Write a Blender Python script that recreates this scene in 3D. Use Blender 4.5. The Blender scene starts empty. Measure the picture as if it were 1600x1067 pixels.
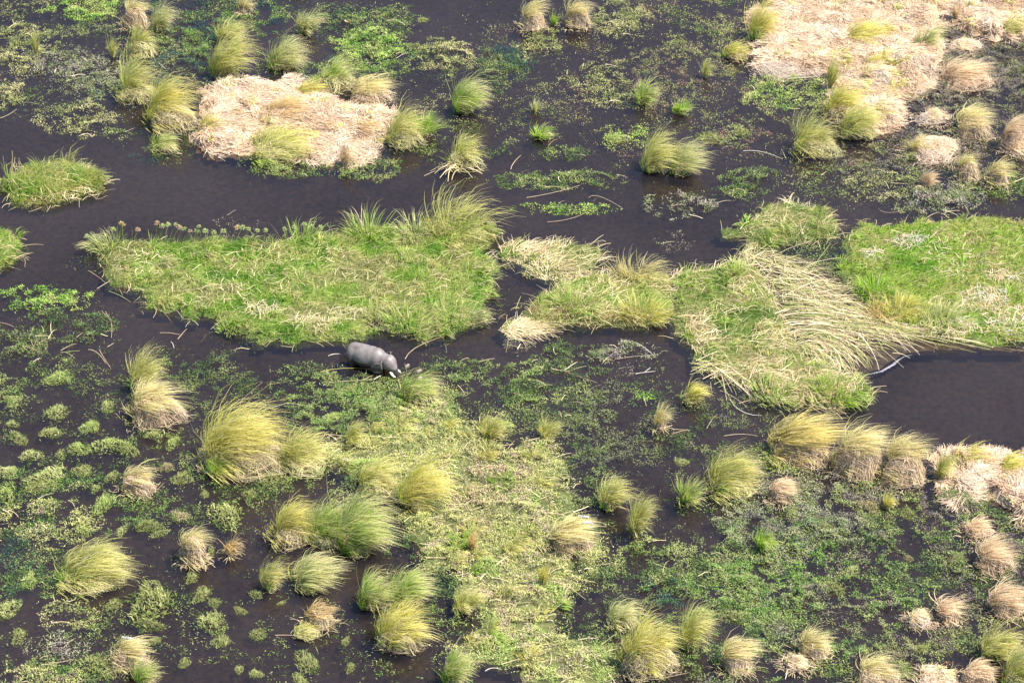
import bpy, math
import numpy as np
from mathutils import Vector, Matrix

scene = bpy.context.scene
COL = scene.collection
R = math.radians

# ------------------------------------------------------------------ camera
PITCH = R(36.0)
DIST = 300.0
LENS = 101.0
cam_d = bpy.data.cameras.new("camera")
cam_d.lens = LENS
cam_d.sensor_width = 36.0
cam_d.clip_start = 1.0
cam_d.clip_end = 20000.0
cam = bpy.data.objects.new("camera", cam_d)
COL.objects.link(cam)
CP = np.array([0.0, -DIST * math.cos(PITCH), DIST * math.sin(PITCH)])
cam.location = CP
cam.rotation_euler = (math.pi / 2 - PITCH, 0, 0)
scene.camera = cam

# ------------------------------------------------------------------ sky, sun, exposure
SUN_EL, SUN_AZ = R(60.0), R(112.0)          # azimuth measured from the view direction towards +x
world = bpy.data.worlds.new("World")
scene.world = world
world.use_nodes = True
wn = world.node_tree
bg = wn.nodes["Background"]
sky = wn.nodes.new("ShaderNodeTexSky")
sky.sky_type = 'NISHITA'
sky.sun_disc = False
sky.sun_elevation = SUN_EL
sky.sun_rotation = SUN_AZ
sky.altitude = 900
sky.air_density = 1.3
sky.ozone_density = 3.5
sky.dust_density = 0.6
wn.links.new(sky.outputs[0], bg.inputs[0])
bg.inputs[1].default_value = 0.095

sun_d = bpy.data.lights.new("sun", 'SUN')
sun_d.energy = 5.0
sun_d.angle = R(0.53)
sun_d.color = (1.0, 0.94, 0.84)
sun = bpy.data.objects.new("sun", sun_d)
COL.objects.link(sun)
SUN_DIR = Vector((math.cos(SUN_EL) * math.sin(SUN_AZ), math.cos(SUN_EL) * math.cos(SUN_AZ), math.sin(SUN_EL)))
sun.rotation_euler = SUN_DIR.to_track_quat('Z', 'Y').to_euler()
sun.location = (60, 120, 200)

vs = scene.view_settings
vs.view_transform = 'Standard'
vs.look = 'None'
vs.gamma = 1.0
vs.use_curve_mapping = False
vs.exposure = 1.5
scene.cycles.max_bounces = 5
scene.cycles.transparent_max_bounces = 6
scene.cycles.caustics_reflective = False
scene.cycles.caustics_refractive = False

# ------------------------------------------------------------------ layout: photo pixel (1600x1067) <-> ground point
FPX = 1600 * LENS / 36.0
SP, CPT = math.sin(PITCH), math.cos(PITCH)

def gxy(px, py):
    """ground points seen at photo pixels; arrays in, (n,2) out"""
    px = np.asarray(px, float); py = np.asarray(py, float)
    a = (px - 800) / FPX
    b = -(py - 533.5) / FPX
    dy = CPT + b * SP
    dz = -SP + b * CPT
    t = CP[2] / -dz
    return np.stack([a * t, CP[1] + dy * t], -1)

def topx(xy):
    """photo pixels of ground points (n,2)"""
    x = xy[..., 0]; y = xy[..., 1] - CP[1]; z = -CP[2]
    dep = y * CPT - z * SP
    up = y * SP + z * CPT
    return np.stack([800 + FPX * x / dep, 533.5 - FPX * up / dep], -1)

def ppm(py):
    """pixels per metre across the view on the ground row py"""
    b = -(py - 533.5) / FPX
    t = CP[2] / (SP - b * CPT)
    return FPX / t

# ------------------------------------------------------------------ noise
_rt = np.random.RandomState(7).rand(256, 256)

def vnoise(x, y):
    xi = np.floor(x).astype(int); yi = np.floor(y).astype(int)
    fx = x - xi; fy = y - yi
    fx = fx * fx * (3 - 2 * fx); fy = fy * fy * (3 - 2 * fy)
    a = _rt[xi & 255, yi & 255]; b = _rt[(xi + 1) & 255, yi & 255]
    c = _rt[xi & 255, (yi + 1) & 255]; d = _rt[(xi + 1) & 255, (yi + 1) & 255]
    return (a * (1 - fx) + b * fx) * (1 - fy) + (c * (1 - fx) + d * fx) * fy

def fbm(x, y, s, seed=0, o=4):
    v = 0; a = .5; t = 0
    x = x / s + seed * 17.3; y = y / s + seed * 31.7
    for _ in range(o):
        v = v + a * vnoise(x, y); t += a
        x = x * 2.03 + 5.1; y = y * 2.03 + 9.7; a *= .5
    return v / t

# ------------------------------------------------------------------ materials
def new_mat(name):
    m = bpy.data.materials.new(name)
    m.use_nodes = True
    nt = m.node_tree
    nt.nodes.clear()
    return m, nt, nt.nodes.new("ShaderNodeOutputMaterial")

def blade_mat(name, transl=.35, rough=.55, spec=.25):
    m, nt, out = new_mat(name)
    N, L = nt.nodes, nt.links
    at = N.new("ShaderNodeAttribute"); at.attribute_name = "Col"
    pb = N.new("ShaderNodeBsdfPrincipled")
    pb.inputs["Roughness"].default_value = rough
    pb.inputs["Specular IOR Level"].default_value = spec
    L.new(at.outputs["Color"], pb.inputs["Base Color"])
    tr = N.new("ShaderNodeBsdfTranslucent")
    hs = N.new("ShaderNodeHueSaturation"); hs.inputs["Saturation"].default_value = 1.15; hs.inputs["Value"].default_value = 1.1
    L.new(at.outputs["Color"], hs.inputs["Color"]); L.new(hs.outputs[0], tr.inputs["Color"])
    mx = N.new("ShaderNodeMixShader"); mx.inputs[0].default_value = transl
    L.new(pb.outputs[0], mx.inputs[1]); L.new(tr.outputs[0], mx.inputs[2])
    L.new(mx.outputs[0], out.inputs["Surface"])
    return m

def noise_mat(name, c1, c2, scale=2.0, rough=.9, bump=.4, c3=None, spec=.2, dist=.1):
    m, nt, out = new_mat(name)
    N, L = nt.nodes, nt.links
    tc = N.new("ShaderNodeTexCoord")
    nz = N.new("ShaderNodeTexNoise"); nz.inputs["Scale"].default_value = scale; nz.inputs["Detail"].default_value = 8; nz.inputs["Roughness"].default_value = .65
    L.new(tc.outputs["Object"], nz.inputs["Vector"])
    rp = N.new("ShaderNodeValToRGB")
    rp.color_ramp.elements[0].position = .35; rp.color_ramp.elements[0].color = (*c1, 1)
    rp.color_ramp.elements[1].position = .65; rp.color_ramp.elements[1].color = (*c2, 1)
    if c3:
        e = rp.color_ramp.elements.new(.8); e.color = (*c3, 1)
    L.new(nz.outputs["Fac"], rp.inputs[0])
    pb = N.new("ShaderNodeBsdfPrincipled"); pb.inputs["Roughness"].default_value = rough; pb.inputs["Specular IOR Level"].default_value = spec
    L.new(rp.outputs[0], pb.inputs["Base Color"])
    bp = N.new("ShaderNodeBump"); bp.inputs["Strength"].default_value = bump; bp.inputs["Distance"].default_value = dist
    n2 = N.new("ShaderNodeTexNoise"); n2.inputs["Scale"].default_value = scale * 4; n2.inputs["Detail"].default_value = 6
    L.new(tc.outputs["Object"], n2.inputs["Vector"]); L.new(n2.outputs["Fac"], bp.inputs["Height"])
    L.new(bp.outputs[0], pb.inputs["Normal"])
    L.new(pb.outputs[0], out.inputs["Surface"])
    return m

M_GRASS = blade_mat("grass_blade", .5)
M_STRAW = blade_mat("dry_straw", .3, .6, .2)
M_WEED = blade_mat("water_weed_leaf", .25, .5, .3)
M_PEAT = noise_mat("peat", (.035, .026, .016), (.11, .08, .045), 1.5)
M_SOD = noise_mat("green_sod", (.03, .05, .012), (.09, .115, .035), .8, c3=(.15, .13, .06))
M_STRAWBED = noise_mat("straw_bed", (.20, .13, .08), (.46, .34, .23), 1.2, c3=(.58, .45, .33))
M_SCUM = noise_mat("weed_carpet_base", (.03, .035, .014), (.11, .115, .04), .7, c3=(.13, .09, .06))

def water_mat():
    m, nt, out = new_mat("swamp_water")
    N, L = nt.nodes, nt.links
    tc = N.new("ShaderNodeTexCoord")
    nz = N.new("ShaderNodeTexNoise"); nz.inputs["Scale"].default_value = .06; nz.inputs["Detail"].default_value = 5
    L.new(tc.outputs["Object"], nz.inputs["Vector"])
    rp = N.new("ShaderNodeValToRGB")
    rp.color_ramp.elements[0].position = .38; rp.color_ramp.elements[0].color = (.013, .0115, .0165, 1)
    rp.color_ramp.elements[1].position = .62; rp.color_ramp.elements[1].color = (.025, .0205, .0255, 1)
    L.new(nz.outputs["Fac"], rp.inputs[0])
    n2 = N.new("ShaderNodeTexNoise"); n2.inputs["Scale"].default_value = 1.1; n2.inputs["Detail"].default_value = 4; n2.inputs["Distortion"].default_value = .4
    mp = N.new("ShaderNodeMapping"); mp.inputs["Scale"].default_value = (.7, 1.5, 1)
    L.new(tc.outputs["Object"], mp.inputs["Vector"]); L.new(mp.outputs[0], n2.inputs["Vector"])
    bp = N.new("ShaderNodeBump"); bp.inputs["Strength"].default_value = .12; bp.inputs["Distance"].default_value = .12
    L.new(n2.outputs["Fac"], bp.inputs["Height"])
    murk = N.new("ShaderNodeBsdfDiffuse"); L.new(rp.outputs[0], murk.inputs["Color"])
    thru = N.new("ShaderNodeBsdfTransparent"); thru.inputs["Color"].default_value = (.62, .58, .54, 1)
    body = N.new("ShaderNodeMixShader"); body.inputs[0].default_value = .55
    L.new(murk.outputs[0], body.inputs[1]); L.new(thru.outputs[0], body.inputs[2])
    gl = N.new("ShaderNodeBsdfGlossy"); gl.inputs["Roughness"].default_value = .05; L.new(bp.outputs[0], gl.inputs["Normal"])
    fr = N.new("ShaderNodeFresnel"); fr.inputs["IOR"].default_value = 1.333; L.new(bp.outputs[0], fr.inputs["Normal"])
    top = N.new("ShaderNodeMixShader"); L.new(fr.outputs[0], top.inputs[0])
    L.new(body.outputs[0], top.inputs[1]); L.new(gl.outputs[0], top.inputs[2])
    L.new(top.outputs[0], out.inputs["Surface"])
    return m

# ------------------------------------------------------------------ mesh helpers
class Buf:
    """quads with a colour at every vertex, gathered into ONE mesh"""
    def __init__(self):
        self.v = []; self.q = []; self.c = []; self.n = 0
    def add(self, v, q, c):
        if len(v) == 0: return
        self.v.append(np.asarray(v, np.float32)); self.q.append(np.asarray(q, np.int64) + self.n)
        self.c.append(np.asarray(c, np.float32)); self.n += len(v)
    def strips(self, P, W, S, C):
        """P (n,s,3) centre lines, W (n,s) half widths, S (n,3) side vectors, C (n,s,3) colours"""
        n, s = P.shape[:2]
        if n == 0: return
        off = S[:, None, :] * W[..., None]
        V = np.stack([P - off, P + off], 2).reshape(-1, 3)
        i = np.arange(n)[:, None] * (2 * s) + np.arange(s - 1)[None, :] * 2
        q = np.stack([i, i + 1, i + 3, i + 2], -1).reshape(-1, 4)
        self.add(V, q, np.repeat(C[:, :, None, :], 2, 2).reshape(-1, 3))
    def mesh(self, name, mat, smooth=False):
        me = bpy.data.meshes.new(name)
        if not self.v: return me
        v = np.concatenate(self.v); q = np.concatenate(self.q); c = np.concatenate(self.c)
        me.vertices.add(len(v)); me.vertices.foreach_set("co", v.ravel())
        me.loops.add(q.size); me.loops.foreach_set("vertex_index", q.ravel().astype(np.int32))
        me.polygons.add(len(q)); me.polygons.foreach_set("loop_start", np.arange(0, q.size, 4, dtype=np.int32))
        at = me.color_attributes.new("Col", 'FLOAT_COLOR', 'POINT')
        at.data.foreach_set("color", np.concatenate([c, np.ones((len(c), 1), np.float32)], 1).ravel())
        me.materials.append(mat)
        me.update(calc_edges=True)
        if smooth: me.shade_smooth()
        return me

def link(name, data, parent=None, loc=None):
    o = bpy.data.objects.new(name, data)
    COL.objects.link(o)
    if parent is not None: o.parent = parent
    if loc is not None: o.location = loc
    return o

def tag(o, label=None, cat=None, group=None, kind=None):
    if label: o["label"] = label
    if cat: o["category"] = cat
    if group: o["group"] = group
    if kind: o["kind"] = kind
    return o

def thing(name, label, cat, loc, group=None):
    return tag(link(name, None, None, loc), label, cat, group)

def nrm(a):
    return a / np.maximum(np.linalg.norm(a, axis=-1, keepdims=True), 1e-9)

def mixc(a, b, t):
    return a * (1 - t) + b * t

def A(*c): return np.array(c, float)

# ------------------------------------------------------------------ grass builders
# root, middle, tip colours
PAL = {
    'olive':  (A(.42, .40, .17), A(.45, .465, .13), A(.65, .58, .25)),
    'yellow': (A(.46, .42, .16), A(.57, .545, .14), A(.70, .61, .23)),
    'green':  (A(.22, .36, .07), A(.35, .46, .10), A(.62, .56, .28)),
    'lush':   (A(.18, .33, .04), A(.31, .46, .08), A(.47, .53, .15)),
    'pale':   (A(.55, .46, .26), A(.58, .52, .22), A(.73, .63, .36)),
    'straw':  (A(.63, .47, .31), A(.66, .51, .33), A(.72, .57, .38)),
    'grey':   (A(.37, .41, .18), A(.45, .48, .19), A(.64, .58, .31)),
    'orange': (A(.46, .36, .16), A(.58, .43, .19), A(.68, .51, .28)),
    'spiky':  (A(.58, .46, .24), A(.58, .51, .17), A(.73, .61, .27)),
}

def tuft_buf(rng, W, H, pal, n, lean=1.0, lean_y=-.25, spread=.55, droop=1.1, rb=.30, wid=.035, seg=4, lock=26, up=1.0, stiff=0.0, depth=.8, z0=0.0):
    """wind-combed grass: locks of blades that rise from a base disc and arch over down-wind"""
    b = Buf()
    rho = np.sqrt(rng.rand(lock)); th = rng.rand(lock) * 2 * np.pi
    lc = np.stack([np.cos(th) * rho, np.sin(th) * rho], -1)
    l_len = rng.uniform(.62, 1.12, lock); l_lean = rng.uniform(.55, 1.35, lock)
    l_j = rng.normal(0, .16, (lock, 2)); l_val = rng.uniform(.78, 1.18, lock); l_mix = rng.normal(0, .16, lock)
    li = rng.randint(0, lock, n)
    p2 = lc[li] + rng.normal(0, .17, (n, 2))
    rr = np.clip(np.linalg.norm(p2, axis=1), 0, 1.25)
    out = nrm(p2)
    base = p2 * W * rb * np.array([1, depth])
    L = H * 1.25 * l_len[li] * rng.uniform(.55, 1.1, n) * (1.05 - .25 * rr)
    d = np.zeros((n, 3))
    d[:, :2] = out * (spread * rr)[:, None] + l_j[li] + rng.normal(0, .06, (n, 2))
    d[:, 2] = up
    stray = rng.rand(n) < .03
    d[stray, :2] += rng.normal(0, .35, (stray.sum(), 2)); L = np.where(stray, L * rng.uniform(1.0, 1.25, n), L)
    d = nrm(d)
    wind = np.array([lean, lean_y, 0.0])
    P = np.zeros((n, seg + 1, 3)); P[:, 0, :2] = base; P[:, 0, 2] = (rng.uniform(-.02, .10, n) + z0 * np.clip(1 - .6 * rr * rr, .2, 1)) * H
    ll = l_lean[li] * rng.uniform(.7, 1.3, n) * np.where(stray, .55, 1)
    for k in range(seg):
        t = (k + 1) / seg
        d = d + wind * (ll * (.12 + 1.75 * t) / seg)[:, None] * 1.6
        d[:, 2] -= droop * t * t * 2.2 / seg * ll * (1 - stiff)
        d = nrm(d)
        P[:, k + 1] = P[:, k] + d * (L / seg)[:, None]
    P[:, 1:, 2] = np.maximum(P[:, 1:, 2], .03 + rng.rand(n, 1) * .08)
    t = np.linspace(0, 1, seg + 1)[None, :, None]
    root, mid, tip = PAL[pal]
    m = np.clip(t * 2.0 + l_mix[li][:, None, None], 0, 1); m2 = np.clip(t * 2.2 - 1.1 + (l_mix[li] + rng.normal(0, .15, n))[:, None, None], 0, 1)
    C = mixc(mixc(root, mid, m), tip, m2) * (l_val[li] * rng.uniform(.8, 1.2, n))[:, None, None]
    dry = (rng.rand(n) < .10)[:, None, None]
    C = np.where(dry, A(.60, .50, .33) * rng.uniform(.7, 1.1, (n, 1, 1)), C)
    w = wid * rng.uniform(.6, 1.3, n)[:, None] * np.array([1.0, 1.0, .85, .6, .15])[None, :seg + 1]
    w[:, -1] = .004
    a = rng.rand(n) * np.pi * 2
    S = np.stack([np.cos(a), np.sin(a), rng.uniform(-.3, .3, n)], -1)
    b.strips(P, w, nrm(S), C)
    return b

def bufcat(tb):
    return np.concatenate(tb.v), np.concatenate(tb.q), np.concatenate(tb.c)

def fit(tb, w, h):
    """scale a tuft so that it is w metres across and looks h metres tall from the camera's height; returns (x, v) offsets of its middle and foot"""
    v = np.concatenate(tb.v)
    tip = v[len(v) % 7::7]
    x0, x1 = np.percentile(tip[:, 0], [1.0, 99.0]); fx = .90 * w / max(x1 - x0, .01)
    y0, y1 = np.percentile(tip[:, 1], [2.0, 98.0])
    z1 = np.percentile(tip[:, 2], 98.5)
    fy = float(np.clip(fx, .5, 1.3))
    need = h * .79 - (y1 - y0) * fy * .45 * SP
    fz = float(np.clip(need / max(z1 * CPT, .01), .55, 2.2))
    sc = np.float32([fx, fy, fz])
    tb.v = [a * sc for a in tb.v]
    return (x0 + x1) / 2 * fx, fx, fy, fz

def thatch_buf(rng, rx, ry, h, n, col=(A(.50, .40, .28), A(.66, .54, .40)), wid=.04, seg=4, swirl=.6, lift=.06, comb=0.0):
    """dead blades combed down over a low dome"""
    b = Buf()
    th = rng.rand(n) * 2 * np.pi; r0 = np.sqrt(rng.rand(n)) * .88
    L = rng.uniform(.12, .48, n)
    sw = rng.normal(0, swirl, n)
    P = np.zeros((n, seg + 1, 3))
    jit = rng.uniform(0, lift, n); p3_ = rng.rand(3) * 6.28
    for k in range(seg + 1):
        t = k / seg
        r = r0 + L * t
        a = th + sw * t
        lm = 1 + .13 * np.sin(2 * a + p3_[0]) + .10 * np.sin(3 * a + p3_[1]) + .07 * np.sin(7 * a + p3_[2])
        P[:, k, 0] = np.cos(a) * r * rx * lm; P[:, k, 1] = np.sin(a) * r * ry * lm
        P[:, k, 0] += comb * t * rx * .8; P[:, k, 1] -= comb * t * t * ry * .3
        P[:, k, 2] = h * np.sqrt(np.clip(1 - np.minimum(r, 1) ** 2.0, 0, 1)) + jit * (1 + t) + .02
    m = rng.rand(n, 1, 1)
    C = mixc(col[0], col[1], m) * np.ones((1, seg + 1, 1)) * rng.choice([.7, .9, 1.0, 1.0, 1.1], n)[:, None, None] * rng.uniform(.85, 1.1, (n, 1, 1))
    w = wid * rng.uniform(.5, 1.3, (n, 1)) * np.linspace(1, .35, seg + 1)[None, :]
    tan = np.stack([-np.sin(th), np.cos(th), np.zeros(n)], -1)
    b.strips(P, w, tan, C)
    return b

def dome_mesh(name, rng, rx, ry, h, mat, nu=20, nv=7, lump=.18):
    b = Buf()
    V = []
    ph = rng.rand(4) * 6.28
    for j in range(nv + 1):
        f = j / nv
        for i in range(nu):
            a = i / nu * 2 * np.pi
            k = 1 + lump * (math.sin(2 * a + ph[0]) * .5 + math.sin(3 * a + ph[1]) * .35 + math.sin(5 * a + ph[2]) * .2)
            r = math.sin(f * math.pi * .5) * k
            z = h * math.cos(f * math.pi * .5) * (1 + .15 * math.sin(3 * a + ph[3])) - .12 * f
            V.append((r * rx * math.cos(a), r * ry * math.sin(a), z))
    q = []
    for j in range(nv):
        for i in range(nu):
            q.append((j * nu + i, (j + 1) * nu + i, (j + 1) * nu + (i + 1) % nu, j * nu + (i + 1) % nu))
    b.add(np.array(V), np.array(q), np.ones((len(V), 3)) * .2)
    return b.mesh(name, mat, True)

def fleck(b, rng, pts, z, length, wid, cols, tilt=(.05, .7), wind=.25, curl=.5, zmin=.012):
    """short water-plant leaves: pts (n,2), cols (n,3)"""
    n = len(pts)
    if n == 0: return
    a = rng.rand(n) * 2 * np.pi
    e = rng.uniform(tilt[0], tilt[1], n)
    L = length * rng.uniform(.5, 1.3, n)
    d = np.stack([np.cos(a) * np.cos(e) + wind, np.sin(a) * np.cos(e), np.sin(e)], -1)
    d = nrm(d)
    P0 = np.concatenate([pts, np.broadcast_to(z, (n,))[:, None]], 1)
    P1 = P0 + d * (L * .5)[:, None]
    d2 = d.copy(); d2[:, 2] -= curl * np.sin(e) * 1.2
    P2 = P1 + nrm(d2) * (L * .5)[:, None]
    S = nrm(np.stack([-np.sin(a), np.cos(a), rng.uniform(-.4, .4, n)], -1)) * (wid * rng.uniform(.7, 1.5, (n, 1)))
    V = np.stack([P0, P1 + S, P2, P1 - S], 1)
    V[:, :, 2] = np.maximum(V[:, :, 2], zmin + .02 * rng.rand(n, 1))
    C = np.repeat(cols[:, None, :], 4, 1) * np.array([.9, 1.0, 1.08, 1.0])[None, :, None]
    b.add(V.reshape(-1, 3), np.arange(n * 4).reshape(n, 4), C.reshape(-1, 3))

def stalks(b, rng, pts, z, ang, length, wid, cols, bend=.3, rise=(.0, .25), seg=4):
    """long reeds lying about: ang (n,) direction of each on the ground"""
    n = len(pts)
    if n == 0: return
    L = np.broadcast_to(length, (n,)) * 1.0
    P = np.zeros((n, seg + 1, 3)); P[:, 0, :2] = pts; P[:, 0, 2] = z
    kb = rng.normal(0, bend, n); rz = rng.uniform(rise[0], rise[1], n)
    a = ang - kb * .5
    for k in range(seg):
        t = (k + .5) / seg
        P[:, k + 1, 0] = P[:, k, 0] + np.cos(a + kb * t) * L / seg
        P[:, k + 1, 1] = P[:, k, 1] + np.sin(a + kb * t) * L / seg
        P[:, k + 1, 2] = z + rz * math.sin(math.pi * min(1, t * 1.1)) + .01
    S = np.stack([-np.sin(ang), np.cos(ang), rng.uniform(-.5, .5, n)], -1)
    w = wid * rng.uniform(.6, 1.3, (n, 1)) * np.linspace(1, .5, seg + 1)[None, :]
    b.strips(P, w, nrm(S), np.repeat(cols[:, None, :], seg + 1, 1))

# ------------------------------------------------------------------ areas of ground given by their outline
def poly_xy(pts):
    p = np.array(pts, float)
    return gxy(p[:, 0], p[:, 1])

def poly_sd(P, X):
    """signed distance of X (n,2) to polygon P, positive inside"""
    d = np.full(len(X), 1e9); ins = np.zeros(len(X), bool)
    for i in range(len(P)):
        a = P[i]; e = P[(i + 1) % len(P)] - a
        w = X - a
        t = np.clip((w @ e) / max(e @ e, 1e-9), 0, 1)
        d = np.minimum(d, np.linalg.norm(w - t[:, None] * e, axis=1))
        c = (a[1] <= X[:, 1]) != (P[(i + 1) % len(P)][1] <= X[:, 1])
        xs = a[0] + (X[:, 1] - a[1]) / (e[1] if abs(e[1]) > 1e-9 else 1e-9) * e[0]
        ins ^= c & (X[:, 0] < xs)
    return np.where(ins, d, -d)

def ell_pts(x0, y0, x1, y1, k=20):
    a = np.arange(k) / k * 2 * np.pi
    return [((x0 + x1) / 2 + (x1 - x0) / 2 * math.cos(t), (y0 + y1) / 2 + (y1 - y0) / 2 * math.sin(t)) for t in a]

class Area:
    def __init__(self, pts, amp=1.2, freq=3.0, seed=0, h=.35, slope=.45, lump=.12, lscale=1.6, sink=0.0):
        self.lscale = lscale; self.sink = sink
        self.P = poly_xy(pts); self.amp = amp; self.freq = freq; self.seed = seed
        self.h = h; self.slope = slope; self.lump = lump
        self.lo = self.P.min(0) - 1.5; self.hi = self.P.max(0) + 1.5
        self.c = self.P.mean(0)
    def sd(self, X):
        return poly_sd(self.P, X) + (fbm(X[:, 0], X[:, 1], self.freq, self.seed) - .5) * 2 * self.amp + (fbm(X[:, 0], X[:, 1], .9, self.seed + 50, 2) - .5) * 1.5 * min(self.amp, 1.2)
    def z(self, X, sd=None):
        if sd is None: sd = self.sd(X)
        base = np.clip((sd - self.sink) * self.slope, -.25, self.h)
        k = np.clip(sd / .8, 0, 1)
        return base + k * self.lump * (fbm(X[:, 0], X[:, 1], self.lscale, self.seed + 3) - .45) * 2
    def sample(self, rng, dens, margin=0.0, noise=None):
        ar = np.prod(self.hi - self.lo)
        n = int(ar * dens)
        X = self.lo + rng.rand(n, 2) * (self.hi - self.lo)
        sd = self.sd(X)
        ok = sd > margin
        if noise is not None:
            ok &= noise(X) > rng.rand(n)
        X = X[ok]
        return X, self.z(X, sd[ok]), sd[ok]
    def base(self, name, mat, step=.4):
        nx, ny = (np.ceil((self.hi - self.lo) / step)).astype(int) + 1
        gx, gy = np.meshgrid(self.lo[0] + np.arange(nx) * step, self.lo[1] + np.arange(ny) * step, indexing='ij')
        X = np.stack([gx.ravel(), gy.ravel()], -1)
        sd = self.sd(X); z = self.z(X, sd)
        idx = np.arange(nx * ny).reshape(nx, ny)
        q = np.stack([idx[:-1, :-1], idx[1:, :-1], idx[1:, 1:], idx[:-1, 1:]], -1).reshape(-1, 4)
        q = q[(sd[q] > -.3).any(1)]
        used = np.unique(q); mp = np.full(nx * ny, -1); mp[used] = np.arange(len(used))
        b = Buf()
        V = np.concatenate([X[used] - self.c, z[used, None]], 1)
        b.add(V, mp[q], np.ones((len(V), 3)) * .2)
        return b.mesh(name, mat, True)

def palette_mix(rng, X, cols, s, seed, jit=.18):
    """patchy choice between colours, by ground position"""
    cols = np.array(cols)
    k = len(cols)
    f = np.clip((fbm(X[:, 0], X[:, 1], s, seed) - .25) / .5, 0, .999) * k + rng.normal(0, .45, len(X))
    i = np.clip(f.astype(int), 0, k - 1)
    return cols[i] * rng.uniform(1 - jit * 1.5, 1 + jit, (len(X), 1))

# ================================================================== SETTING
wb = bpy.data.meshes.new("water")
S_ = 6000.0
wb.from_pydata([(-S_, -S_, 0), (S_, -S_, 0), (S_, S_, 0), (-S_, S_, 0)], [], [(0, 1, 2, 3)])
wb.materials.append(water_mat())
tag(link("water", wb), kind="structure")
bb = bpy.data.meshes.new("swamp_bed")
bb.from_pydata([(-S_, -S_, -1.2), (S_, -S_, -1.2), (S_, S_, -1.2), (-S_, S_, -1.2)], [], [(0, 1, 2, 3)])
bb.materials.append(M_PEAT)
tag(link("swamp_bed", bb), kind="structure")

GREEN = [A(.16, .26, .045), A(.22, .32, .065), A(.29, .36, .10), A(.35, .38, .14)]
GREENS = [A(.15, .29, .04), A(.25, .39, .06), A(.36, .46, .11), A(.46, .49, .17)]
OLIVE = [A(.19, .22, .07), A(.27, .29, .10), A(.35, .35, .13), A(.42, .39, .18)]
PALEW = [A(.22, .25, .09), A(.32, .34, .12), A(.42, .41, .16), A(.38, .40, .12), A(.34, .26, .19)]
STRAWC = [A(.48, .38, .22), A(.58, .47, .29), A(.66, .55, .36), A(.42, .38, .18)]
PINKC = [A(.54, .395, .275), A(.64, .485, .35), A(.70, .555, .42), A(.53, .37, .245)]
DARKG = [A(.045, .085, .022), A(.08, .13, .032), A(.13, .18, .05), A(.20, .23, .08)]
MIDG = [A(.07, .12, .03), A(.13, .19, .045), A(.20, .26, .07), A(.28, .31, .11)]
DEBRIS = [A(.10, .08, .065), A(.18, .15, .12), A(.25, .22, .17), A(.16, .18, .07)]
TEAL = [A(.012, .045, .055), A(.018, .07, .065), A(.03, .09, .05)]  # teal leaves; also paints the blue tint of sky reflected in the water
RUST = [A(.20, .12, .09), A(.26, .19, .12), A(.28, .28, .11), A(.24, .28, .09)]
EMER = [A(.06, .13, .025), A(.10, .20, .03), A(.16, .27, .05), A(.12, .17, .05)]

def sward(b, rng, X, z, H, cols, lean=.35, wid=.04, seg=2, tipc=None, tilt=.35):
    """upright grass blades"""
    n = len(X)
    if n == 0: return
    L = H * rng.uniform(.5, 1.25, n)
    d = np.stack([rng.normal(lean * .5, tilt, n), rng.normal(-.05, tilt, n), np.ones(n)], -1); d = nrm(d)
    P = np.zeros((n, seg + 1, 3)); P[:, 0, :2] = X; P[:, 0, 2] = z - .05
    lw = rng.uniform(.5, 1.5, n)
    for k in range(seg):
        d = d + np.array([lean, -.08, -.55]) * (lw * ((k + 1) / seg) * .9)[:, None]
        d = nrm(d)
        P[:, k + 1] = P[:, k] + d * (L / seg)[:, None]
    a = rng.rand(n) * np.pi * 2
    S = nrm(np.stack([np.cos(a), np.sin(a), rng.uniform(-.3, .3, n)], -1))
    w = wid * rng.uniform(.6, 1.3, (n, 1)) * np.array([1, .8, .1, .1, .05])[None, :seg + 1]
    t = np.linspace(0, 1, seg + 1)[None, :, None]
    tc = cols * 1.12 + .02 if tipc is None else tipc
    C = mixc(cols[:, None, :] * .95, tc[:, None, :] if np.ndim(tc) == 2 else tc, t ** 1.5)
    b.strips(P, w, S, C)

def umbel_buf(rng, c, r, col):
    """papyrus head: thin rays springing from one point, drooping at the ends"""
    b = Buf(); n = 46
    a = rng.rand(n) * 2 * np.pi; e = rng.uniform(.15, 1.35, n)
    d = np.stack([np.cos(a) * np.cos(e), np.sin(a) * np.cos(e), np.sin(e)], -1)
    P = np.zeros((n, 4, 3)); P[:, 0] = c
    for k in range(3):
        d = nrm(d + np.array([.12, 0, -.28]) * (k + .3) * .55)
        P[:, k + 1] = P[:, k] + d * r / 3 * rng.uniform(.8, 1.15, (n, 1))
    S = nrm(np.stack([-np.sin(a), np.cos(a), 0 * a], -1))
    b.strips(P, np.full((n, 1), .024) * np.array([[.8, 1, 1, .4]]), S, np.tile(col, (n, 4, 1)) * rng.uniform(.75, 1.2, (n, 1, 1)))
    return b

def papyrus_stalk(rng, parent, c, at, z, h, lean, col=A(.26, .31, .10), head=None, hr=.42):
    b = Buf()
    P = np.zeros((1, 6, 3)); P[0, 0] = (at[0] - c[0], at[1] - c[1], z)
    for k in range(5):
        t = (k + 1) / 5
        P[0, k + 1] = P[0, 0] + np.array([lean[0] * t ** 1.6, lean[1] * t ** 1.6, h * t * (1 - .06 * t)])
    for s in (A(1, 0, 0), A(0, 1, 0), A(.7, .7, 0)):
        b.strips(P, np.linspace(.05, .032, 6)[None, :], s[None, :], np.tile(col, (1, 6, 1)))
    o = link("papyrus_stalk", b.mesh("papyrus_stalk", M_GRASS), parent)
    if head is not None:
        link("umbel", umbel_buf(rng, P[0, -1], hr, head).mesh("umbel", M_GRASS), o)
    return o

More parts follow.
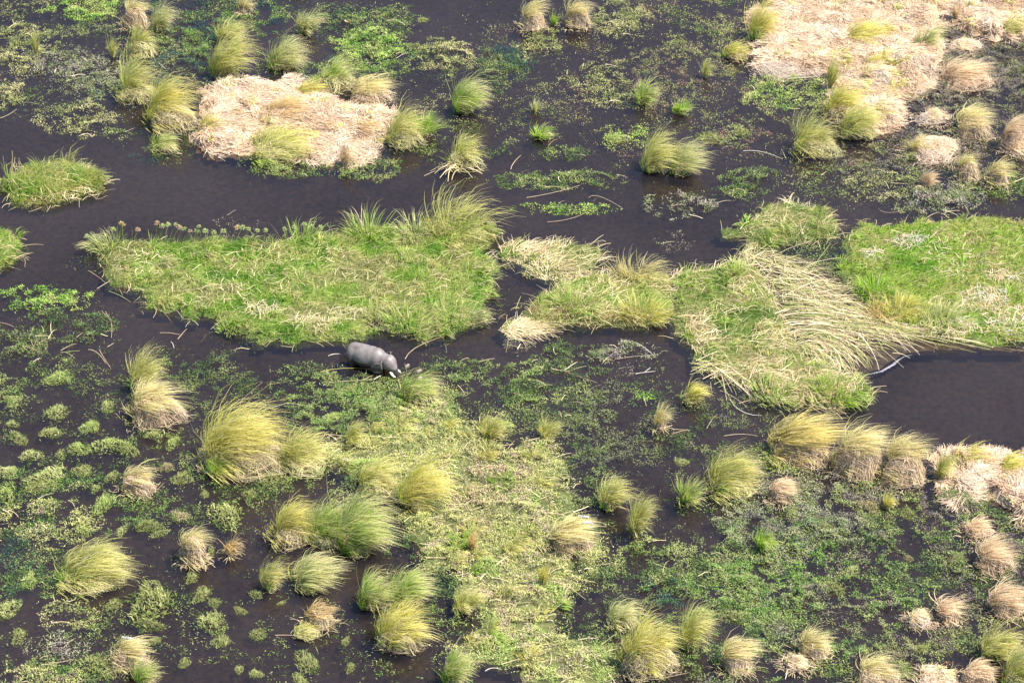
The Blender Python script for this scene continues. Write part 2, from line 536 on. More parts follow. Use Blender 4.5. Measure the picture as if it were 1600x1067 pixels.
def grass_island(name, label, cat, pts, seed, cols, dens=60, H=.75, straw=6, strawc=STRAWC, basem=None, amp=1.3, h=.4, lean=.45,
                 patch=3.5, strawlen=(.8, 2.2), flow=0.3, flowj=.9, group=None, slope=.45, wid=.04, lump=.14, thin=0.0, tipc=None, freq=3.0, under=True):
    rng = np.random.RandomState(seed)
    ar = Area(pts, amp=amp, seed=seed, h=h, slope=slope, lump=lump, freq=freq)
    root = thing(name, label, cat, (ar.c[0], ar.c[1], 0), group)
    if under: link("peat_base", ar.base("peat_base", basem or M_SOD), root)
    b = Buf()
    nz = (lambda X: np.clip((fbm(X[:, 0], X[:, 1], 2.2, seed + 5) - .5) * 5 + 1 - thin, .05, 1)) if thin else None
    X, z, sd = ar.sample(rng, dens, -.15, nz)
    sz = (.7 + .8 * fbm(X[:, 0], X[:, 1], 2.0, seed + 2)) * H * np.clip(.45 + sd * .5, .45, 1)
    sward(b, rng, X - ar.c, z, sz, palette_mix(rng, X, cols, patch, seed + 1), lean, wid, tipc=tipc)
    X, z, sd = ar.sample(rng, dens * .55, -1.5, lambda X: np.clip((fbm(X[:, 0], X[:, 1], 1.4, seed + 31, 3) - .40) * 5, .02, 1))
    k = (sd < .5) & (rng.rand(len(X)) < np.clip(1.0 + sd * .75, 0, 1)); X = X[k]
    c = palette_mix(rng, X, [A(.10, .15, .04), A(.18, .22, .07), A(.26, .26, .11), A(.20, .15, .09)], 1.4, seed + 32)
    sward(b, rng, X - ar.c, .01, H * .55, c, lean * .7, wid * .85, tilt=.75)
    X = X[rng.rand(len(X)) < .05]
    stalks(b, rng, X - ar.c, .05, rng.rand(len(X)) * 6.28, rng.uniform(.5, 1.8, len(X)), .03, palette_mix(rng, X, STRAWC, 2, seed + 33), bend=.6)
    area = np.prod(ar.hi - ar.lo)
    cl = ar.lo + rng.rand(int(area * .22), 2) * (ar.hi - ar.lo); cl = cl[ar.sd(cl) > .1]
    for cc in cl:
        t = tuft_buf(rng, rng.uniform(.9, 2.0), H * rng.uniform(1.0, 1.9), ['lush', 'green', 'lush', 'green', 'olive', 'pale'][rng.randint(6)], 46, lean=rng.uniform(.1, .9), spread=.95, droop=.9, rb=.45, lock=6, seg=3, wid=.04)
        v, q, c = bufcat(t); b.add(v + np.float32([cc[0] - ar.c[0], cc[1] - ar.c[1], float(ar.z(cc[None])[0])]), q, c * rng.uniform(.7, 1.0))
    g = tag(link("foliage", b.mesh("foliage", M_GRASS), root), kind="stuff")
    if straw:
        b = Buf()
        X, z, sd = ar.sample(rng, straw, -.3, lambda X: np.clip((fbm(X[:, 0], X[:, 1], 3.2, seed + 8) - .42) * 6, .12, 1))
        ang = flow + (fbm(X[:, 0], X[:, 1], 2.5, seed + 9) - .5) * 6 * flowj + rng.normal(0, .6, len(X))
        zz = np.maximum(z, .02) + H * rng.uniform(.1, .75, len(X)) * np.clip(sd * .6 + .2, 0, 1)
        stalks(b, rng, X - ar.c, zz, ang, rng.uniform(*strawlen, len(X)), .027, palette_mix(rng, X, strawc, 2.0, seed + 4), bend=.5, rise=(0, .3))
        tag(link("dry_straw", b.mesh("dry_straw", M_STRAW), root), kind="stuff")
    return root, ar, rng

# ------------------------------------------------------------------ the long reed island behind the elephant
BIG = [(140, 378), (165, 382), (250, 384), (330, 380), (420, 380), (500, 372), (545, 360), (610, 362), (660, 366), (690, 348), (745, 345),
       (772, 365), (760, 395), (775, 420), (772, 455), (762, 492), (715, 520), (660, 528), (615, 512), (575, 512), (548, 524), (505, 534),
       (440, 538), (390, 530), (340, 508), (285, 494), (240, 474), (195, 458), (160, 432), (142, 402)]
isl, ar, rng = grass_island("reed_island", "long green reed island with papyrus along its far edge, just behind the elephant", "reed island", BIG, 11,
                            GREENS + [A(.42, .43, .16), A(.36, .36, .15)], dens=78, H=.9, straw=1.3, patch=2.4, amp=1.9, freq=2.6)
# papyrus along the far edge, in loose clumps
for px, py, hgt, lx, hd in [(168, 383, 1.6, -1.0, None), (150, 385, 1.5, -.9, 0), (160, 392, 1.5, -.8, None), (172, 386, 1.9, -.7, None), (180, 384, 2.0, -.9, None),
                            (178, 383, 2.3, .1, 0), (184, 381, 2.5, .1, None), (189, 380, 2.9, .25, 1), (193, 381, 2.8, .1, 1), (207, 380, 2.0, .1, None), (209, 381, 2.1, .6, 2),
                            (244, 380, 2.9, .3, 2), (250, 381, 2.6, .4, 0), (258, 380, 2.7, .5, 0), (264, 382, 2.9, .9, 0), (269, 381, 2.4, .9, 2), (275, 382, 2.3, 1.0, 0), (283, 382, 2.0, 1.1, 2),
                            (302, 382, 2.0, .5, 0), (316, 381, 2.5, -.2, 0), (321, 382, 2.0, .1, 0), (331, 381, 1.7, .3, 0), (345, 381, 1.9, .4, 0), (360, 380, 2.3, .9, 1), (368, 381, 2.4, .9, 0),
                            (382, 380, 2.1, .5, 0), (395, 381, 2.0, .6, 0), (412, 380, 1.9, .3, 0), (440, 379, 2.0, .4, 0), (455, 378, 2.2, .4, 0), (474, 376, 2.4, .2, 0), (478, 377, 2.1, .7, 0), (495, 375, 1.9, .5, 0)]:
    at = gxy(px, py + 4)
    hc = [A(.38, .44, .18), A(.52, .42, .20), A(.50, .38, .25)][hd] if hd is not None else None
    papyrus_stalk(rng, isl, ar.c, at, .1, hgt, (lx, .1), A(.30, .34, .12) * rng.uniform(.8, 1.25) if rng.rand() > .25 else A(.48, .40, .20), hc, rng.uniform(.28, .42))
# upright sedge stems along the far edge
b = Buf(); n = 620
px = rng.uniform(190, 600, n); py = np.interp(px, [190, 330, 420, 500, 545, 600], [386, 384, 384, 376, 364, 365]) + rng.uniform(-2, 9, n)
X = gxy(px, py); k = fbm(X[:, 0], X[:, 1], 2.2, 19, 3) > .44
sward(b, rng, X[k] - ar.c, .2, 1.75, palette_mix(rng, X[k], [A(.20, .30, .07), A(.30, .38, .10), A(.40, .44, .16), A(.52, .45, .24)], 1.5, 20), .18, .03, tilt=.14)
tag(link("sedge_stem", b.mesh("sedge_stem", M_GRASS), isl), kind="stuff")
# dead grey patches low on the near bank
b = Buf()
for (cx, cy, rx, ry, n) in [(408, 492, 24, 9, 110), (490, 512, 38, 10, 160), (225, 420, 50, 22, 90), (330, 470, 70, 24, 90), (540, 500, 30, 12, 70), (450, 430, 120, 40, 130)]:
    t = rng.rand(n) * 6.28; r = np.sqrt(rng.rand(n))
    X = gxy(cx + rx * r * np.cos(t), cy + ry * r * np.sin(t))
    stalks(b, rng, X - ar.c, ar.z(X) + rng.uniform(.2, .6, n), rng.rand(n) * 6.28, rng.uniform(.5, 1.5, n), .032, palette_mix(rng, X, STRAWC + [A(.46, .40, .30)], 1.5, 3), bend=.4)
tag(link("dead_thatch", b.mesh("dead_thatch", M_STRAW), isl), kind="stuff")
# spiky crown clump at the far corner, taller reeds along the back
for (x0, y0, x1, y1, pal, n, lean) in [(672, 288, 772, 388, 'olive', 420, .75), (545, 322, 612, 385, 'green', 240, .1), (625, 328, 680, 385, 'grey', 260, .2), (138, 352, 185, 405, 'grey', 160, -.4),
                                       (600, 462, 690, 522, 'green', 330, .2), (672, 450, 765, 515, 'grey', 330, .3), (640, 405, 720, 460, 'lush', 260, .3), (715, 395, 778, 450, 'green', 220, .4), (560, 470, 640, 512, 'grey', 200, .2), (335, 490, 390, 525, 'green', 200, .2), (420, 350, 520, 400, 'green', 260, .1)]:
    W = (x1 - x0) / ppm(y1); H = (y1 - y0) / ppm(y1) * (.66 if y1 < 420 else .45)
    cx, cy = (x0 + x1) / 2 - (x1 - x0) * .06 * lean, y1 - (y1 - y0) * .22
    X = gxy(cx, cy)
    tb = tuft_buf(rng, W, H, pal, n, lean=lean, spread=.8, droop=.8, rb=.42, lock=36, depth=.9)
    o = tag(link("grass_clump", tb.mesh("grass_clump", M_GRASS), isl, (X[0] - ar.c[0], X[1] - ar.c[1], .3)), kind="stuff")

# ------------------------------------------------------------------ round islet, left channel
isl2, ar2, rng = grass_island("reed_islet", "round green islet of reeds standing alone in the open channel, brown stems rising from it", "reed island",
                              [(6, 300), (12, 282), (40, 268), (80, 264), (120, 266), (148, 276), (158, 288), (150, 300), (130, 306), (95, 314), (60, 322), (28, 318)], 21,
                              [A(.24, .38, .06), A(.34, .42, .10), A(.42, .45, .15), A(.48, .42, .16), A(.25, .36, .07)], dens=120, H=1.55, straw=5, amp=.5, h=.55, patch=2.2, lean=.3, freq=2.0)
b = Buf(); n = 46
X = gxy(rng.normal(66, 36, n).clip(10, 140), rng.uniform(272, 292, n))
P = np.zeros((n, 4, 3)); P[:, 0, :2] = X - ar2.c; P[:, 0, 2] = .4
hh = rng.uniform(1.0, 2.9, n)
for k in range(3):
    P[:, k + 1] = P[:, k] + np.stack([rng.normal(-.02, .10, n), rng.normal(0, .08, n), hh / 3], -1)
b.strips(P, np.full((n, 4), .03), np.tile(A(1, 0, 0), (n, 1)), np.tile(A(.46, .37, .22), (n, 4, 1)) * rng.uniform(.7, 1.2, (n, 1, 1)))
tag(link("dry_stems", b.mesh("dry_stems", M_STRAW), isl2), kind="stuff"); bpy.data.objects["dry_stems"].name = "dry_stem"
b = Buf(); n = 260
X = gxy(rng.normal(92, 26, n), rng.normal(302, 7, n))
stalks(b, rng, X - ar2.c, .3 + rng.rand(n) * .5, rng.rand(n) * 6.28, rng.uniform(.5, 1.6, n), .045, palette_mix(rng, X, STRAWC, 2, 9), bend=.8)
tag(link("dry_straw", b.mesh("dry_straw", M_STRAW), isl2), kind="stuff")

# islet cut by the frame below it
grass_island("reed_islet", "small reed clump with broken stems at the picture edge, below the round islet", "reed island",
             [(-30, 365), (8, 362), (28, 378), (34, 392), (20, 408), (-5, 422), (-40, 425)], 22, GREENS[:3] + [A(.45, .40, .18)], dens=90, H=1.1, straw=3, amp=.6, h=.4, freq=2.0)

# ------------------------------------------------------------------ straw and reed rafts in the middle of the channel
grass_island("reed_raft", "matted raft of broken straw reeds at the gap beyond the elephant", "reed raft",
             [(778, 388), (800, 382), (840, 384), (880, 388), (925, 384), (938, 392), (922, 420), (905, 432), (880, 440), (845, 432), (815, 418), (785, 404)], 31,
             [A(.36, .38, .13), A(.45, .44, .18), A(.28, .35, .10)], dens=60, H=.7, straw=30, amp=.6, h=.35, flow=.5, flowj=.8, strawlen=(.8, 2.6), freq=2.0)
isl4, ar4, rng = grass_island("reed_island", "yellow-green reed island between the elephant's gap and the trampled reed bank", "reed island",
             [(830, 480), (850, 462), (900, 440), (935, 432), (965, 430), (1010, 430), (1045, 432), (1048, 460), (1050, 490), (1035, 505), (990, 510), (940, 508), (880, 506), (840, 512), (822, 500)], 32,
             GREENS[1:] + [A(.44, .43, .17), A(.45, .36, .18)], dens=95, H=.8, straw=8, amp=.8, h=.4, flow=.3)
for (x0, y0, x1, y1, pal, n, lean) in [(960, 395, 1040, 445, 'pale', 380, .5), (968, 460, 1048, 510, 'yellow', 420, .2), (870, 440, 940, 500, 'green', 300, .2)]:
    W = (x1 - x0) / ppm(y1); H = (y1 - y0) / ppm(y1) * .75
    X = gxy((x0 + x1) / 2 - 5, y1 - (y1 - y0) * .22)
    tb = tuft_buf(rng, W, H, pal, n, lean=lean, spread=.9, droop=.6, rb=.36, lock=30)
    tag(link("grass_clump", tb.mesh("grass_clump", M_GRASS), isl4, (X[0] - ar4.c[0], X[1] - ar4.c[1], .3)), kind="stuff")
grass_island("reed_raft", "thin raft of fallen reeds lying along the near shore of the narrow gap", "reed raft",
             [(780, 516), (800, 508), (850, 502), (885, 500), (860, 514), (820, 524), (790, 524)], 33, [A(.30, .34, .10), A(.4, .4, .15)], dens=25, H=.4, straw=40, amp=.4, h=.12, flow=.15, flowj=.4, freq=2, strawlen=(1, 3))

isl5, ar5, rng = grass_island("reed_island", "mixed green and straw reed island joined to the trampled reed bank", "reed island",
             [(1050, 430), (1075, 424), (1105, 420), (1140, 418), (1168, 408), (1188, 425), (1195, 450), (1212, 475), (1222, 505), (1235, 530), (1265, 562), (1300, 585), (1345, 596),
              (1362, 612), (1352, 632), (1310, 636), (1262, 634), (1215, 624), (1170, 606), (1150, 592), (1100, 572), (1078, 545), (1062, 522), (1050, 508)], 41,
             [A(.16, .25, .05), A(.25, .33, .08), A(.34, .38, .12), A(.44, .41, .18), A(.46, .40, .22)], dens=85, H=.7, straw=11, amp=.7, h=.4, flow=.3, patch=2.6)
for (x0, y0, x1, y1, pal, n, lean) in [(1062, 418, 1110, 460, 'lush', 260, .1), (1270, 580, 1362, 636, 'lush', 500, .2), (1170, 590, 1262, 634, 'green', 420, .3), (1120, 400, 1180, 450, 'green', 260, -.1)]:
    W = (x1 - x0) / ppm(y1); H = (y1 - y0) / ppm(y1) * .6
    X = gxy((x0 + x1) / 2 - 5, y1 - (y1 - y0) * .3)
    tb = tuft_buf(rng, W, H, pal, n, lean=lean, spread=.9, droop=.7, rb=.42, lock=34)
    tag(link("grass_clump", tb.mesh("grass_clump", M_GRASS), isl5, (X[0] - ar5.c[0], X[1] - ar5.c[1], .2)), kind="stuff")

grass_island("reed_island", "scruffy hump of reeds and straw beyond the trampled reed bank, across the dark water", "reed island",
             [(1128, 362), (1150, 358), (1180, 345), (1200, 325), (1240, 322), (1285, 335), (1305, 350), (1300, 368), (1265, 376), (1220, 376), (1205, 392), (1170, 390), (1165, 372), (1135, 372)], 51,
             [A(.24, .32, .09), A(.34, .38, .13), A(.44, .42, .18), A(.30, .35, .12)], dens=75, H=1.1, straw=11, amp=.6, h=.4, flow=.4, freq=2)

# ------------------------------------------------------------------ bright meadow, right
isl6, ar6, rng = grass_island("floating_meadow", "broad bright green meadow reaching the picture edge beyond the open pool", "floating meadow",
             [(1312, 386), (1322, 368), (1345, 356), (1400, 352), (1450, 346), (1520, 344), (1640, 342), (1680, 440), (1650, 545), (1600, 542), (1540, 540), (1490, 536), (1440, 520), (1400, 512),
              (1372, 490), (1345, 462), (1330, 435), (1318, 410)], 61,
             [A(.18, .36, .035), A(.28, .43, .06), A(.42, .48, .12), A(.30, .43, .06), A(.50, .46, .20), A(.38, .45, .10)], dens=80, H=.7, straw=1.0, amp=1.6, h=.45, patch=4.0)
for (x0, y0, x1, y1, pal, n, lean) in [(1340, 425, 1400, 480, 'lush', 340, .1), (1385, 450, 1440, 510, 'yellow', 300, .2), (1440, 470, 1520, 530, 'grey', 420, .2), (1355, 465, 1410, 510, 'orange', 200, .1)]:
    W = (x1 - x0) / ppm(y1); H = (y1 - y0) / ppm(y1) * .6
    X = gxy((x0 + x1) / 2 - 5, y1 - (y1 - y0) * .3)
    tb = tuft_buf(rng, W, H, pal, n, lean=lean, spread=.9, droop=.7, rb=.42, lock=34)
    tag(link("grass_clump", tb.mesh("grass_clump", M_GRASS), isl6, (X[0] - ar6.c[0], X[1] - ar6.c[1], .3)), kind="stuff")
b = Buf()
for (cx, cy, rx, ry, n) in [(1535, 475, 40, 18, 260), (1420, 385, 22, 9, 130), (1480, 520, 50, 12, 240), (1575, 510, 36, 26, 300), (1365, 405, 16, 7, 70), (1565, 440, 25, 8, 90), (1500, 410, 60, 40, 160)]:
    t = rng.rand(n) * 6.28; r = np.sqrt(rng.rand(n))
    X = gxy(cx + rx * r * np.cos(t), cy + ry * r * np.sin(t))
    stalks(b, rng, X - ar6.c, np.maximum(ar6.z(X), .03) + rng.uniform(.1, .45, n), rng.rand(n) * 6.28, rng.uniform(.5, 1.5, n), .03, palette_mix(rng, X, PINKC + [A(.46, .42, .36)] * 2, 1.5, 3), bend=.5)
tag(link("dead_thatch", b.mesh("dead_thatch", M_STRAW), isl6), kind="stuff")

# ------------------------------------------------------------------ trampled reed bank: combed, flattened reeds, the longest picked apart one by one
rng = np.random.RandomState(71)
G = [[(1152, 398), (1200, 400), (1250, 406), (1312, 430)], [(1160, 408), (1215, 420), (1262, 440), (1318, 462)], [(1195, 440), (1250, 450), (1315, 468), (1385, 505)],
     [(1215, 462), (1280, 472), (1355, 500), (1450, 530)], [(1222, 482), (1290, 486), (1370, 508), (1500, 540)], [(1226, 500), (1290, 496), (1368, 514), (1600, 549)],
     [(1230, 516), (1285, 508), (1352, 520), (1430, 545)], [(1238, 528), (1282, 516), (1340, 536), (1372, 575)], [(1240, 538), (1275, 526), (1320, 548), (1342, 588)],
     [(1244, 548), (1268, 540), (1300, 562), (1318, 594)], [(1238, 540), (1255, 545), (1276, 566), (1290, 592)]]
G2 = [[(1078, 566), (1140, 570), (1210, 578), (1292, 584)], [(1086, 574), (1150, 584), (1210, 590), (1270, 588)], [(1120, 586), (1160, 594), (1210, 600), (1250, 596)]]
G3 = [[(1150, 420), (1185, 440), (1205, 470), (1228, 510)], [(1130, 400), (1160, 425), (1190, 470), (1210, 500)], [(1205, 372), (1170, 382), (1150, 396), (1150, 410)]]

def bez(g, t):
    g = np.asarray(g, float)
    t = t[:, None]
    return (1 - t) ** 3 * g[0] + 3 * (1 - t) ** 2 * t * g[1] + 3 * (1 - t) * t * t * g[2] + t ** 3 * g[3]

def reed_path(rng, GG, lo=0, hi=None):
    u = rng.uniform(lo, (len(GG) - 1) if hi is None else hi); i = min(int(u), len(GG) - 2); f = u - i
    g = np.array(GG[i]) * (1 - f) + np.array(GG[i + 1]) * f + rng.normal(0, 4.2, (4, 2)) * A(1, .75)
    L = rng.uniform(.2, .5); t0 = rng.uniform(-.02, 1.02 - L)
    p = bez(g, np.linspace(t0, t0 + L, 7)) + rng.normal(0, 1.2, (7, 2)) * .35
    if rng.rand() < .7:                                  # pushed out of line, or snapped
        a = rng.normal(0, .5 if u < 3.2 else .26 if u > 6 else .05); m0 = p[rng.randint(0, 4)]; c_, s_ = math.cos(a), math.sin(a)
        q = p - m0
        p = m0 + np.stack([q[:, 0] * c_ - q[:, 1] * s_, q[:, 0] * s_ * .8 + q[:, 1] * c_], -1)
        if rng.rand() < .35: p[4:] += (np.arange(3)[:, None] + 1) * rng.normal(0, 3.0, 2) * A(1, .7)
    return gxy(p[:, 0], p[:, 1])

bc = gxy(1290, 500)
bank = thing("reed_bank", "bank of flattened, combed straw reeds swept round at the edge of the open dark pool", "reed bank", (bc[0], bc[1], 0))
pool = Area([(1150, 392), (1205, 396), (1262, 404), (1318, 430), (1352, 466), (1400, 512), (1460, 534), (1600, 546), (1600, 550), (1470, 546), (1410, 552), (1372, 578), (1340, 590), (1290, 594),
             (1240, 560), (1226, 520), (1210, 480), (1185, 440), (1150, 410)], amp=.3, seed=71, h=.05, slope=.2, lump=.02, freq=2)
pb_ = pool.base("peat_base", noise_mat("wet_mud", (.018, .013, .010), (.05, .036, .024), 1.2, rough=.35))
o = link("peat_base", pb_, bank, (pool.c[0] - bc[0], pool.c[1] - bc[1], 0))
RC = np.array([A(.60, .48, .30), A(.68, .56, .38), A(.52, .42, .24), A(.46, .44, .20), A(.72, .60, .43), A(.36, .38, .15), A(.34, .27, .17), A(.30, .34, .10)])

def reeds_into(b, paths, rng, z0=.12, z1=.5, wid=.055):
    n = len(paths)
    P = np.zeros((n, 7, 3)); P[:, :, :2] = np.array(paths) - bc
    P[:, :, 2] = rng.uniform(z0, z1, (n, 1)) + np.sin(np.linspace(0, np.pi, 7))[None, :] * rng.uniform(0, .35, (n, 1)) - .02
    d = nrm(P[:, 4, :2] - P[:, 2, :2])
    S = np.stack([-d[:, 1], d[:, 0], rng.uniform(-.6, .6, n)], -1)
    c = RC[rng.randint(0, len(RC), n)] * rng.uniform(.75, 1.1, (n, 1))
    b.strips(P, wid * rng.uniform(.6, 1.3, (n, 1)) * np.linspace(1, .45, 7)[None, :], nrm(S), np.repeat(c[:, None], 7, 1))

b = Buf()
reeds_into(b, [reed_path(rng, G) for _ in range(1000)] + [reed_path(rng, G2) for _ in range(420)] + [reed_path(rng, G3) for _ in range(320)], rng, .04, .45, .029)
tag(link("reed_litter", b.mesh("reed_litter", M_STRAW), bank), kind="stuff")
for i in range(210):
    b = Buf()
    reeds_into(b, [reed_path(rng, G if i < 165 else G2)], rng, .30, .62, .038)
    link("reed", b.mesh("reed", M_STRAW), bank)

b = Buf()
for (cx, cy, rx, ry, n) in [(1250, 425, 60, 16, 260), (1300, 470, 50, 22, 260), (1225, 490, 24, 30, 240), (1340, 505, 60, 10, 200), (1270, 545, 40, 20, 200), (1190, 405, 40, 12, 160)]:
    t = rng.rand(n) * 6.28; r = np.sqrt(rng.rand(n)); X = gxy(cx + rx * r * np.cos(t), cy + ry * r * np.sin(t))
    X = X[fbm(X[:, 0], X[:, 1], 1.6, 88, 3) > .48]
    sward(b, rng, X - bc, .1, .75, palette_mix(rng, X, GREEN + OLIVE[2:], 1.5, 77), .5, .04)
tag(link("foliage", b.mesh("foliage", M_GRASS), bank), kind="stuff")

b = Buf(); n = 320
t = rng.rand(n); X = gxy(1190 + 190 * t + rng.normal(0, 22, n), 425 + 110 * t + rng.normal(0, 26, n)); X = X[pool.sd(X) > .4]
stalks(b, rng, X - bc, .35, rng.normal(-.4, .9, len(X)), rng.uniform(.8, 2.6, len(X)), .034, palette_mix(rng, X, list(RC), 1.2, 12), bend=.9, rise=(0, .35))
tag(link("broken_reed", b.mesh("broken_reed", M_STRAW), bank), kind="stuff")

# foam line where the bank meets the pool
rng = np.random.RandomState(5)
fp = np.array([(1338, 587), (1358, 585), (1378, 580), (1394, 571), (1404, 562), (1414, 556), (1428, 552), (1450, 549)], float)
fc = gxy(fp[:, 0], fp[:, 1]).mean(0)
b = Buf()
for k in range(7):
    lo = rng.uniform(0, 3.5); t = np.linspace(lo, min(7, lo + rng.uniform(1.5, 4)), 22)
    px = np.interp(t, np.arange(8), fp[:, 0]) + np.cumsum(rng.normal(0, .35, 22)); py = np.interp(t, np.arange(8), fp[:, 1]) + rng.normal(0, .5) + np.cumsum(rng.normal(0, .18, 22))
    X = gxy(px, py) - fc
    b.strips(np.concatenate([X, np.full((22, 1), .008 + .003 * k)], 1)[None], (rng.uniform(.012, .034) * np.abs(rng.normal(1, .4, 22)) * np.sin(np.linspace(.05, 3.09, 22)))[None], A(-.35, .93, 0)[None], np.tile(A(.34, .32, .36), (1, 22, 1)))
o = link("foam_line", b.mesh("foam_line", M_STRAW), None, (fc[0], fc[1], 0))
tag(o, "thin pale line of foam curving off the tip of the trampled reed bank", "foam")

# ------------------------------------------------------------------ straw islands
def straw_island(label, pts, seed, dens=58, h=.75, cols=PINKC, amp=.8, group=None, flowj=1.2):
    amp = amp * 1.7
    rng = np.random.RandomState(seed)
    ar = Area(pts, amp=amp, seed=seed, h=h, slope=.5, lump=1.25, freq=2.0, lscale=3.8)
    root = thing("straw_island", label, "straw island", (ar.c[0], ar.c[1], 0), group)
    link("straw_bed", ar.base("straw_bed", M_STRAWBED, .35), root)
    b = Buf()
    X, z, sd = ar.sample(rng, dens, -.2)
    ang = (fbm(X[:, 0], X[:, 1], 3.5, seed + 9) - .5) * 9 * flowj + rng.normal(0, .5, len(X))
    stalks(b, rng, X - ar.c, np.maximum(z, .02) + rng.uniform(.02, .16, len(X)), ang, rng.uniform(.5, 1.6, len(X)), .035, palette_mix(rng, X, [cols[0], cols[3], A(.40, .31, .22), cols[1], cols[2], A(.46, .37, .29)], 1.5, seed + 4, .2), bend=.9, rise=(0, .15), seg=2)
    tag(link("thatch", b.mesh("thatch", M_STRAW), root), kind="stuff")
    b = Buf()
    X, z, sd = ar.sample(rng, dens * .45, -.4, lambda X: np.clip((fbm(X[:, 0], X[:, 1], 2.0, seed + 15) - .42) * 5, 0.02, 1))
    sward(b, rng, X - ar.c, z, .7, palette_mix(rng, X, [A(.62, .48, .33), A(.56, .46, .27), A(.46, .42, .2), A(.66, .52, .38)], 2, seed + 6), .8, .03)
    n = int(np.prod(ar.hi - ar.lo) * .15)
    cl = ar.lo + rng.rand(n, 2) * (ar.hi - ar.lo); sdc = ar.sd(cl); cl = cl[sdc > .5]
    for cc in cl:
        t = tuft_buf(rng, rng.uniform(1.0, 2.6), rng.uniform(.5, 1.3), ['straw', 'straw', 'pale', 'yellow', 'yellow', 'olive'][rng.randint(6)], 70, lean=rng.uniform(.6, 1.6), spread=.9, droop=1.4, rb=.42, lock=8)
        v, q, c = bufcat(t); b.add(v + np.float32([cc[0] - ar.c[0], cc[1] - ar.c[1], float(ar.z(cc[None])[0])]), q, c)
    tag(link("foliage", b.mesh("foliage", M_STRAW), root), kind="stuff")
    return root, ar

straw_island("pinkish straw island ringed by swept tussocks on the far side of the channel",
             [(312, 205), (318, 180), (330, 150), (345, 132), (400, 130), (450, 126), (505, 140), (522, 165), (545, 176), (600, 176), (618, 190), (608, 214), (582, 244), (560, 262), (520, 262),
              (490, 254), (470, 248), (395, 240), (330, 240), (300, 222)], 81, h=.8)
straw_island("largest pale straw bank, heaped with dry mounds, in the far corner",
             [(1175, 20), (1195, 4), (1240, -20), (1330, -30), (1480, -30), (1475, 20), (1470, 60), (1468, 105), (1440, 140), (1402, 158), (1400, 190), (1375, 214), (1335, 210), (1310, 190),
              (1298, 150), (1300, 116), (1240, 114), (1185, 100), (1180, 78), (1200, 62), (1176, 48)], 82, dens=60, h=.9)
straw_island("flat straw bank beyond the brown debris, cut by the picture edge",
             [(1480, -25), (1560, -30), (1650, -30), (1650, 62), (1600, 58), (1550, 62), (1500, 44), (1484, 20)], 83, dens=55, h=.6)
straw_island("thick tan straw bank with swept crests at the near shore of the open pool",
             [(1462, 748), (1464, 722), (1480, 706), (1530, 708), (1580, 716), (1660, 712), (1660, 830), (1610, 818), (1570, 800), (1540, 782), (1500, 778)], 84, dens=75, h=1.1)

